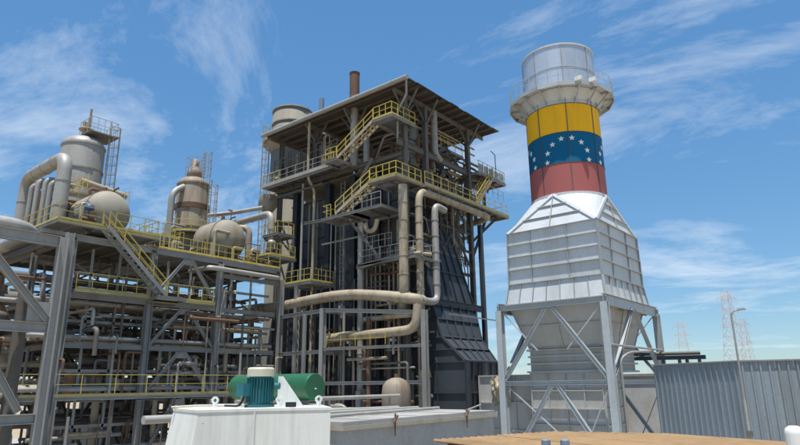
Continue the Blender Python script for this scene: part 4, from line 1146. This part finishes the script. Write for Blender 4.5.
# ------------------------------------------------------------------ near pipe bridge on the far left
T = thing('pipe_bridge', 'heavy grey braced trestle in front at the left edge', 'steel frame', (9, 31, 0))
col_i(T, 11.4, 30.0, 0, 12.45, .38, m_steel, upv=(1, 0, 0))
col_i(T, 12.15, 31.2, 0, 13.0, .34, m_steel, upv=(1, 0, 0))
col_i(T, 10.2, 35.0, 0, 12.2, .42, m_steel_dark)
for z, h in ((12.2, .5), (8.15, .45), (4.2, .42)):
    beam(T, (3.0, 30.0, z), (11.2, 30.0, z), .3, h, m_steel)
    beam(T, (3.0, 35.0, z), (10.0, 35.0, z), .3, h, m_steel_dark)
    for x in (5.4, 8.2, 10.8):
        beam(T, (x, 30.2, z), (x, 34.8, z), .22, .32, m_steel_dark)
brace(T, (11.15, 30, 8.5), (7.9, 30, 12.0), .32, m_steel)
brace(T, (10.6, 30.2, 4.5), (8.4, 30.2, 8.0), .28, m_steel)
brace(T, (9.4, 35, 4.5), (10.2, 35, 8.0), .3, m_steel)
brace(T, (7.2, 35, 8.0), (9.4, 35, 4.5), .28, m_steel_dark)
brace(T, (9.6, 35, 12), (11.4, 35, 8.3), .3, m_clad)
MB().box(10.3, 11.2, 29.97, 30.03, 8.4, 9.3).build('gusset', m_steel, T)
pipe('fat pale pipe lying on top of the trestle at left edge', [(2, 30.6, 12.78), (9.7, 30.6, 12.78), (10.6, 31.6, 12.78), (10.8, 40, 12.78)], .32, m_clad_grey, .9, bands=3)
for k in range(16):
    z = (12.8, 8.7, 11.0, 10.2, 9.6, 6.2, 4.8, 7.2)[k % 8] + pr.uniform(-.2, .3)
    y = pr.uniform(31.2, 36)
    r = pr.choice((.12, .18, .28, .35))
    if z > 12: y, r = 32 + k * .2, .2
    small_pipe('level', 'left edge trestle', [(1.5, y, z), (pr.uniform(9, 11.5), y, z)] + ([(11.2, y + 5, z)] if k % 2 else []), r, pr.choice((m_clad_grey, m_clad, m_steel_dark, m_rust)), 'small pipework on the trestle')
for k in range(9):
    x, y = pr.uniform(5.5, 12), pr.uniform(32, 40)
    r = pr.choice((.1, .16, .3))
    small_pipe('upright', 'left edge trestle', [(x, y, 0), (x, y, pr.uniform(7, 12))], r, pr.choice((m_clad_grey, m_steel_dark, m_rust)), 'small pipework on the trestle')

# ------------------------------------------------------------------ foreground: white enclosure with motor and green tank
T = thing('white_enclosure', 'white painted steel enclosure in the foreground under the motor', 'enclosure', (6, 8, 0))
zt = 5.19
a, b, c = V(4.79, 7.42, 0), V(5.5, 7.13, 0), V(6.28, 6.43, 0)
a2 = V(5.1, 8.55, 0); d_ = V(7.3, 7.8, 0); e_ = V(6.6, 9.6, 0)
topp = [a, b, c, d_, e_, a2]
low = [a + V(-.62, .12, 0), b, c, d_, e_, a2 + V(-.7, .35, 0)]
names = ('front_plate', 'front_plate', 'side_plate', 'back_plate', 'back_plate', 'sloping_plate')
for i in range(6):
    j = (i + 1) % 6
    p, q, P1, Q1 = topp[i], topp[j], low[i], low[j]
    n_ = (q - p).cross(V(0, 0, 1)).normalized()
    mb = MB().hexa([P1 + V(0, 0, .1) - n_ * .04, Q1 + V(0, 0, .1) - n_ * .04, q + V(0, 0, zt - .03) - n_ * .04, p + V(0, 0, zt - .03) - n_ * .04, P1 + V(0, 0, .1), Q1 + V(0, 0, .1), q + V(0, 0, zt - .03), p + V(0, 0, zt - .03)])
    mb.build(names[i], m_white, T)
ct = sum(topp, V(0, 0, 0)) / 6
ring = [ct + (p - ct) * 1.012 for p in topp]
mb = MB().face([p + V(0, 0, zt) for p in ring]).face([p + V(0, 0, zt - .035) for p in ring[::-1]])
for i in range(6):
    j = (i + 1) % 6
    mb.face([ring[i] + V(0, 0, zt - .035), ring[j] + V(0, 0, zt - .035), ring[j] + V(0, 0, zt), ring[i] + V(0, 0, zt)])
mb.build('top_plate', m_white, T)
for p in ((5.42, 7.98), (5.92, 7.12), (6.35, 6.75)):
    p = V(*p, 0)
    lug = MB()
    w = V(.71, -.6, 0)
    k = [p + V(0, 0, zt) - w * .03, p + V(0, 0, zt) + w * .03]
    ringp = []
    for i in range(12):
        t0, t1 = 2 * math.pi * i / 12, 2 * math.pi * (i + 1) / 12
        o3 = p + V(0, 0, zt + .105)
        lug.bar(o3 + w * .042 * math.cos(t0) + V(0, 0, .042 * math.sin(t0)), o3 + w * .042 * math.cos(t1) + V(0, 0, .042 * math.sin(t1)), .022, .03)
    lug.bar(p + V(0, 0, zt), p + V(0, 0, zt + .07), .05)
    lug.build('lifting_eye', m_white, T)
G1 = [V(6.10, 7.38, zt), V(6.37, 7.10, zt), V(6.15, 7.33, zt + .44), V(6.10, 7.38, zt + .44)]
gn = V(.72, .69, 0) * .02
mb = MB().hexa([p - gn for p in G1] + [p + gn for p in G1]); mb.build('gusset', m_white, T)
MB().tube([(5.0, 8.45, zt + .015), (5.35, 8.3, zt + .03), (5.7, 8.1, zt + .02), (6.0, 8.0, zt + .015)], .018, 6, .1).build('cable', m_cream, T)
for z in (5.02, 4.92):
    MB().tube([(4.86, 7.40, z), (4.855, 7.388, z)], .008, 8).build('bolt', m_clad_grey, T)
MB().box(6.02, 6.12, 6.98, 7.1, zt, zt + .07).build('terminal_box', m_black, T)
def on_front(p, q, f, z, out=.004):                # a point on one of the front plates
    n_ = (q - p).cross(V(0, 0, 1)).normalized()
    return p.lerp(q, f) + V(0, 0, z) + n_ * out, n_
o3, n_ = on_front(a, b, 1, 0, .003)
MB().bar(b + V(-.006, -.006, .1), b + V(-.006, -.006, zt - .04), .02).build('weld_seam', m_white, T)

T = thing('electric_motor', 'teal finned vertical motor with cream cowl on the white enclosure', 'motor', (5.92, 7.56, zt))
mx_, my_ = 5.90, 7.55
MB().tube([(mx_, my_, zt), (mx_, my_, zt + .04)], .22, 24).build('flange', m_teal, T)
MB().tube([(mx_, my_, zt + .04), (mx_, my_, zt + .44)], .165, 24).build('body', m_teal, T)
for k in range(28):
    a_ = 2 * math.pi * k / 28
    cc, ss = math.cos(a_), math.sin(a_)
    MB().bar((mx_ + .175 * cc, my_ + .175 * ss, zt + .07), (mx_ + .175 * cc, my_ + .175 * ss, zt + .42), .009, .05, upv=(cc, ss, 0)).build('cooling_fin', m_teal, T)
MB().lathe([(.001, zt + .575), (.17, zt + .575), (.19, zt + .565), (.2, zt + .545)], (mx_, my_, 0), 'z', 28).lathe([(.2, zt + .545), (.204, zt + .44)], (mx_, my_, 0), 'z', 28).lathe([(.204, zt + .44), (.16, zt + .44)], (mx_, my_, 0), 'z', 28, smooth=False).build('fan_cowl', m_cream, T)
MB().box(mx_ - .32, mx_ - .17, my_ - .02, my_ + .15, zt + .16, zt + .34).build('terminal_box', m_teal, T)
MB().tube([(mx_ + .1, my_ - .22, zt + .3), (mx_ + .14, my_ - .28, zt + .3)], .05, 10).build('gland', m_teal, T)
MB().tube([(mx_ - .24, my_ + .06, zt + .17), (mx_ - .27, my_ + .1, zt + .02), (mx_ - .4, my_ + .3, zt + .03)], .018, 6, .08).build('cable', m_black, T)

T = thing('air_receiver', 'dark green horizontal cylinder tank behind the teal motor', 'tank', (6.85, 8.4, zt))
gx, gz, gr = 6.9, 5.47, .215
MB().lathe([(gr, 7.44), (gr, 9.46)], (gx, 0, gz), 'y', 40).lathe([(.001, 7.42), (gr * .96, 7.42), (gr, 7.44)], (gx, 0, gz), 'y', 40, smooth=False).lathe([(gr, 9.46), (gr * .96, 9.48), (.001, 9.48)], (gx, 0, gz), 'y', 40, smooth=False).build('shell', m_green, T)
for y in (7.8, 9.1):
    MB().box(gx - .17, gx + .17, y - .04, y + .04, zt - .02, gz - gr * .6).build('saddle', m_clad_grey, T)
MB().tube([(gx, 7.43, gz - .03), (gx, 7.40, gz - .03)], .012, 8).build('plug', m_white, T)

# concrete basin in the middle distance
T = thing('concrete_basin', 'long low concrete basin with stained rim beside white enclosure', 'basin', (22, 19, 0))
MB().box(16.2, 26.6, 15.95, 16.25, 0, 3.9).build('front_wall', m_conc, T)
MB().box(26.3, 26.6, 16.25, 26, 0, 3.9).build('side_wall', m_conc, T)
MB().box(16.2, 16.5, 16.25, 26, 0, 3.9).build('side_wall', m_conc, T)
MB().box(16.2, 26.6, 26, 26.3, 0, 3.9).build('back_wall', m_conc, T)
MB().box(16.1, 26.72, 15.83, 26.4, 3.9, 4.05).build('rim', m_conc_edge, T)
for k in range(7):
    MB().box(16.12 + k * 1.51, 17.6 + k * 1.51, 15.87, 26.36, 4.052, 4.2 + .012 * (k % 2)).build('cover_slab', m_conc, T)
for k in range(2):
    x = (18.9, 24.0)[k]
    MB().bar((x, 15.76, 3.55), (x + .05, 15.78, 4.38), .05).bar((x - .06, 15.75, 4.05), (x + .16, 15.75, 4.3), .07).build('rusty_bracket', m_rust, T)
MB().tube([(24.2, 15.95, 4.28), (25.6, 16.0, 4.5)], .035, 6).build('rod', m_clad_grey, T)
t = thing('pipe_stack', 'grey pipes lying on the concrete basin beside the white enclosure', 'pipes', (17, 22, 4.2))
for k in range(3):
    MB().tube([(16.4, 18 + k * 2.3, 4.3), (25.5, 18.4 + k * 1.3, 4.32)], .07, 8).build('pipe', m_clad_grey, t)
pipe('level white pipe crossing behind the green tank', [(18.5, 25.5, 4.75), (31.5, 25.9, 4.75)], .12, m_clad_grey)
for x_ in (20.0, 25.0, 30.5):
    MB().bar((x_, 25.5 + (x_ - 18.5) * .03, 4.2 if x_ < 26 else 0), (x_, 25.5 + (x_ - 18.5) * .03, 4.66), .1).build('support', m_steel, bpy.data.objects[[q.name for q in bpy.data.objects if q.get('label', '').startswith('level white pipe')][0]])
pipe('grey pipe stub poking out left of the white enclosure', [(5.75, 10.6, 4.93), (7.6, 10.6, 4.93)], .075, m_clad_grey)
MB().bar((6.6, 10.6, 0), (6.6, 10.6, 4.87), .1).build('support', m_steel, bpy.data.objects[[q.name for q in bpy.data.objects if q.get('label', '').startswith('grey pipe stub')][0]])

# ochre corrugated roof in front
T = thing('ochre_roof', 'ochre corrugated shed roof in the foreground', 'roof', (9, 3, 4.6))
Lc, Fc, Rc = V(7.39, 5.45, 4.7), V(9.66, 4.63, 4.7), V(10.5, -1.6, 4.7)
un = (Fc - Lc).normalized()
vn = V(un.y, -un.x, 0)
if vn.y > 0: vn = -vn
far_u = (Fc - Lc).length
slope = (Rc - Fc)
for sidx in range(6):                              # sheets laid along the slope
    u0, u1 = -1.2 + sidx * .76, -1.2 + (sidx + 1) * .76
    if sidx == 0: u0 = 0.0; 
    if u1 <= 0: continue
    u0 = max(u0, 0)
    mb = MB()
    n = max(2, int((u1 - u0) / .0095 / 2))
    pts = [(u0 + (u1 - u0) * k / n) for k in range(n + 1)]
    def pos(u, v, dz): return Lc + un * u + vn * v + V(0, 0, .026 * math.sin(2 * math.pi * u / .13) + dz + .004 * (sidx % 2))
    vmax = 6.6
    for p, q in zip(pts, pts[1:]):
        # the far edge is cut obliquely: sheets beyond the corner start further down the edge
        v0p = 0 if p <= far_u else (p - far_u) * 1.6
        v0q = 0 if q <= far_u else (q - far_u) * 1.6
        mb.face([pos(p, v0p, 0), pos(q, v0q, 0), pos(q, vmax, 0), pos(p, vmax, 0)], True)
        mb.face([pos(p, v0p, -.008), pos(p, vmax, -.008), pos(q, vmax, -.008), pos(q, v0q, -.008)], True)
        mb.face([pos(p, v0p, -.008), pos(q, v0q, -.008), pos(q, v0q, 0), pos(p, v0p, 0)])
    mb.build('roof_sheet', m_ochre, T)
for k in (.1, 2.3):
    MB().bar(Lc + un * k + vn * .25 - V(0, 0, .08), Lc + un * k + vn * 6 - V(0, 0, .08), .06, .1).build('rafter', m_rust, T)
for k in (.2, 2.2):
    for v in (.3, 5.8):
        p = Lc + un * k + vn * v
        MB().bar((p.x, p.y, 0), (p.x, p.y, 4.58), .1).build('post', m_steel_dark, T)
for i, (x, y) in enumerate(((6.95, 3.46), (7.06, 3.27))):
    t = thing('vent_cap', ('left', 'right')[i] + ' one of two blue grey caps on the ochre roof', 'vent cap', (x, y, 4.7), 'vent caps on the ochre roof')
    MB().tube([(x, y, 4.6), (x, y, 4.77)], .045, 14).build('pipe', m_steel, t)
    MB().lathe([(.001, 4.84), (.044, 4.84), (.054, 4.832)], (x, y, 0), 'z', 20, smooth=False).lathe([(.054, 4.832), (.056, 4.75)], (x, y, 0), 'z', 20).lathe([(.056, 4.75), (.045, 4.745)], (x, y, 0), 'z', 20, smooth=False).build('cap', m_capblue, t)
t = thing('white_post', 'white rounded post head at the lower right corner', 'post', (8.4, 1.15, 0))
MB().lathe([(.001, 4.99), (.05, 4.985), (.09, 4.955), (.1, 4.9), (.1, 0)], (8.4, 1.1, 0), 'z', 24).build('shaft', m_white, t)
MB().lathe([(.1, 4.5), (.115, 4.5), (.115, 4.54), (.1, 4.54)], (8.4, 1.1, 0), 'z', 24, smooth=False).build('collar', m_white, t)

# ------------------------------------------------------------------ corrugated wall on the right
T = thing('sheet_wall', 'tall blue grey ribbed sheet metal wall on the right', 'wall', (38, 8, 0))
W = [V(40.17, 12.27, 0), V(36.38, 6.75, 0), V(37.6, 2.8, 0), V(39.5, -5, 0)]
HW = 6.43
for si, (p, q) in enumerate(zip(W, W[1:])):
    ln = (q - p).length
    d_ = (q - p).normalized()
    n_ = V(d_.y, -d_.x, 0)
    if n_.dot(-p) < 0: n_ = -n_
    m_ = round(ln / .86)
    w = ln / m_
    for k in range(m_):
        b0 = p + d_ * (w * k)
        mb = MB()
        prof = [(0.004, 0), (.08, .0), (.11, .07), (.19, .07), (.22, 0), (w / 2 + .08, 0), (w / 2 + .11, .07), (w / 2 + .19, .07), (w / 2 + .22, 0), (w - .004, 0)]
        off = rnd.uniform(0, .012)
        for (s0, h0), (s1, h1) in zip(prof, prof[1:]):
            A0, A1 = b0 + d_ * s0 + n_ * (h0 + off), b0 + d_ * s1 + n_ * (h1 + off)
            th = n_ * .012
            hz = HW + rnd.uniform(-.004, .004)
            mb.hexa([A0 - th, A1 - th, A1, A0, A0 - th + V(0, 0, hz), A1 - th + V(0, 0, hz), A1 + V(0, 0, hz), A0 + V(0, 0, hz)])
        mb.build('wall_sheet', m_wall, T)
    MB().bar(p + V(0, 0, HW + .03) + n_ * .03, q + V(0, 0, HW + .03) + n_ * .03, .18, .07).build('capping', m_steel, T)
    for z in (1.2, 3.6, 6.0):
        MB().bar(p + V(0, 0, z) - n_ * .1, q + V(0, 0, z) - n_ * .1, .1, .12).build('girt', m_steel_dark, T)

t = thing('lamp_post', 'slim tall lamp post before the ribbed wall', 'lamp post', (32.4, 6.0, 0))
MB().tube([(32.4, 6.0, 0), (32.4, 6.0, 4.6)], .07, 10).build('lower_shaft', m_clad_grey, t)
MB().tube([(32.4, 6.0, 4.6), (32.4, 6.0, 8.6)], .045, 10).build('upper_shaft', m_clad_grey, t)
MB().tube([(32.4, 6.0, 8.45), (32.42, 5.9, 8.68), (32.5, 5.62, 8.74)], .035, 8, .08).build('arm', m_clad_grey, t)
MB().hexa([(32.4, 5.75, 8.69), (32.4, 5.35, 8.72), (32.6, 5.35, 8.72), (32.6, 5.75, 8.69), (32.42, 5.72, 8.78), (32.42, 5.42, 8.8), (32.58, 5.42, 8.8), (32.58, 5.72, 8.78)]).build('lamp_head', m_steel, t)
MB().box(32.28, 32.52, 5.88, 6.12, 3.0, 3.25).build('junction_box', m_steel_dark, t)

t = thing('pipe_trestle', 'low dark trestle running from the stack frame above the wall', 'trestle', (47.8, 14, 0))
P0, P1 = V(46.9, 17.2, 7.15), V(49.2, 11.2, 7.15)
MB().ibar(P0, P1, .25, .3).build('beam', m_casing2, t)
MB().tube([P0 + V(.4, .2, .32), P1 + V(.2, .4, .32)], .14, 10).build('pipe', m_steel_dark, t)
for f in (.55, .72, .8, .93):
    p = P0.lerp(P1, f)
    MB().bar((p.x, p.y, 0), (p.x, p.y, 7.0), .2).build('leg', m_casing2, t)
pipe('slim pale conduit with crook beside the near stack column', [(39.4, 14.0, 0), (39.4, 14.0, 6.9), (40.0, 13.6, 7.3), (42.5, 13.0, 7.45)], .07, m_clad_grey, .6, n=8)
pipe('level pale conduit along the stack frame below the hopper', [(38.2, 14.1, 7.75), (48.8, 14.1, 7.75)], .07, m_clad_grey, n=8)

t = thing('annex_building', 'stained grey annex building beyond the stack frame', 'building', (56, 17, 0))
MB().box(54.5, 60, 13.5, 20.5, 0, 5.9).build('wall', m_grey_build, t)
MB().box(54.3, 60.2, 13.3, 20.7, 5.9, 6.1).build('parapet', m_conc, t)
for k in range(3):
    t2 = thing('far_shed', ('long low grey shed far behind the stack', 'pale low shed far behind the ribbed wall', 'low shed far off behind the boiler foot')[k], 'shed', ((95, 40), (90, 5), (75, 62))[k] + (0,))
    x, y = ((95, 40), (90, 5), (75, 62))[k]
    MB().box(x, x + 10, y - 6, y + 6, 0, 4.4).build('wall', (m_conc, m_stackframe, m_steel)[k], t2)
    MB().hexa([(x - .4, y - 6.4, 4.4), (x + 10.4, y - 6.4, 4.4), (x + 10.4, y + 6.4, 4.4), (x - .4, y + 6.4, 4.4), (x + 4.6, y - 6.4, 5.6), (x + 5.4, y - 6.4, 5.6), (x + 5.4, y + 6.4, 5.6), (x + 4.6, y + 6.4, 5.6)]).build('roof', m_steel, t2)

# ------------------------------------------------------------------ far transmission towers
def pylon(label, x, y, h, w, az):
    t = thing('transmission_tower', label, 'pylon', (x, y, 0), 'transmission towers beyond the wall')
    o, q = V(math.cos(az), math.sin(az), 0), V(-math.sin(az), math.cos(az), 0)
    b = V(x, y, 0)
    def hw(z): return (w / 2) * (.30 + .70 * (1 - z / h) ** 1.3)
    def corner(i, z):
        s, r_ = ((1, 1), (1, -1), (-1, -1), (-1, 1))[i]
        return b + o * (s * hw(z)) + q * (r_ * hw(z)) + V(0, 0, z)
    body = MB()
    lv = [h * k / 11 for k in range(12)]
    tk = .0034 * h
    for i in range(4):
        for z0, z1 in zip(lv, lv[1:]):
            body.bar(corner(i, z0), corner(i, z1), tk)
            body.bar(corner(i, z0), corner((i + 1) % 4, z1), tk * .6)
            body.bar(corner((i + 1) % 4, z0), corner(i, z1), tk * .6)
            body.bar(corner(i, z1), corner((i + 1) % 4, z1), tk * .6)
    body.build('lattice_body', m_pylon, t)
    for f in (.66, .79, .92):
        for s in (-1, 1):
            arm = MB()
            tip = b + q * (s * w * .5) + V(0, 0, h * f)
            for k in (-1, 1):
                arm.bar(b + o * (k * hw(h * f)) + V(0, 0, h * f), tip, tk * .8)
                arm.bar(b + o * (k * hw(h * f)) + V(0, 0, h * f + h * .035), tip, tk * .7)
            arm.bar(tip, tip - V(0, 0, h * .045), tk * .7)
            arm.build('cross_arm', m_pylon, t)
    return t
pylon('nearest and tallest lattice pylon above the ribbed wall', 295.3, 55.6, 43.5, 9.0, R(40))
pylon('smaller distant lattice pylon left of the tallest pylon', 436, 112, 44, 11, R(20))
pylon('shorter lattice pylon just right of the tallest pylon', 414, 71, 41, 8, R(40))
pylon('faint farthest pylon near the right edge', 640, 20, 32, 9, R(30))

# tree showing its top over the wall at the right edge
t = thing('broadleaf_tree', 'dark green tree top over the wall at the right edge', 'tree', (62, 4.4, 0))
tx, ty = 62.0, 4.0
MB().tube([(tx, ty, 0), (tx + .1, ty, 3), (tx, ty + .1, 5.5)], .18, 8).tube([(tx, ty, 3), (tx + .9, ty - .8, 5.8)], .09, 6).tube([(tx, ty, 3.4), (tx - .7, ty - .9, 6)], .08, 6).build('trunk', m_bark, t)
cr = MB()
tr_ = random.Random(3)
for k in range(1500):
    cl = tr_.randrange(16)
    q_ = random.Random(cl * 7 + 1)
    cx_, cy_, cz_ = tx + q_.uniform(-1.5, 1.5), ty - .8 + q_.uniform(-2.0, 1.2), 5.9 + q_.uniform(-1.3, 1.3)
    p = V(cx_ + tr_.gauss(0, .38), cy_ + tr_.gauss(0, .38), cz_ + tr_.gauss(0, .32))
    u_ = V(tr_.gauss(0, 1), tr_.gauss(0, 1), tr_.gauss(0, 1)).normalized() * .11
    w_ = u_.cross(V(tr_.gauss(0, 1), tr_.gauss(0, 1), tr_.gauss(0, 1))).normalized() * .07
    cr.face([p - u_, p + w_, p + u_, p - w_])
tag(cr.build('crown', m_leaf, t), None, None)
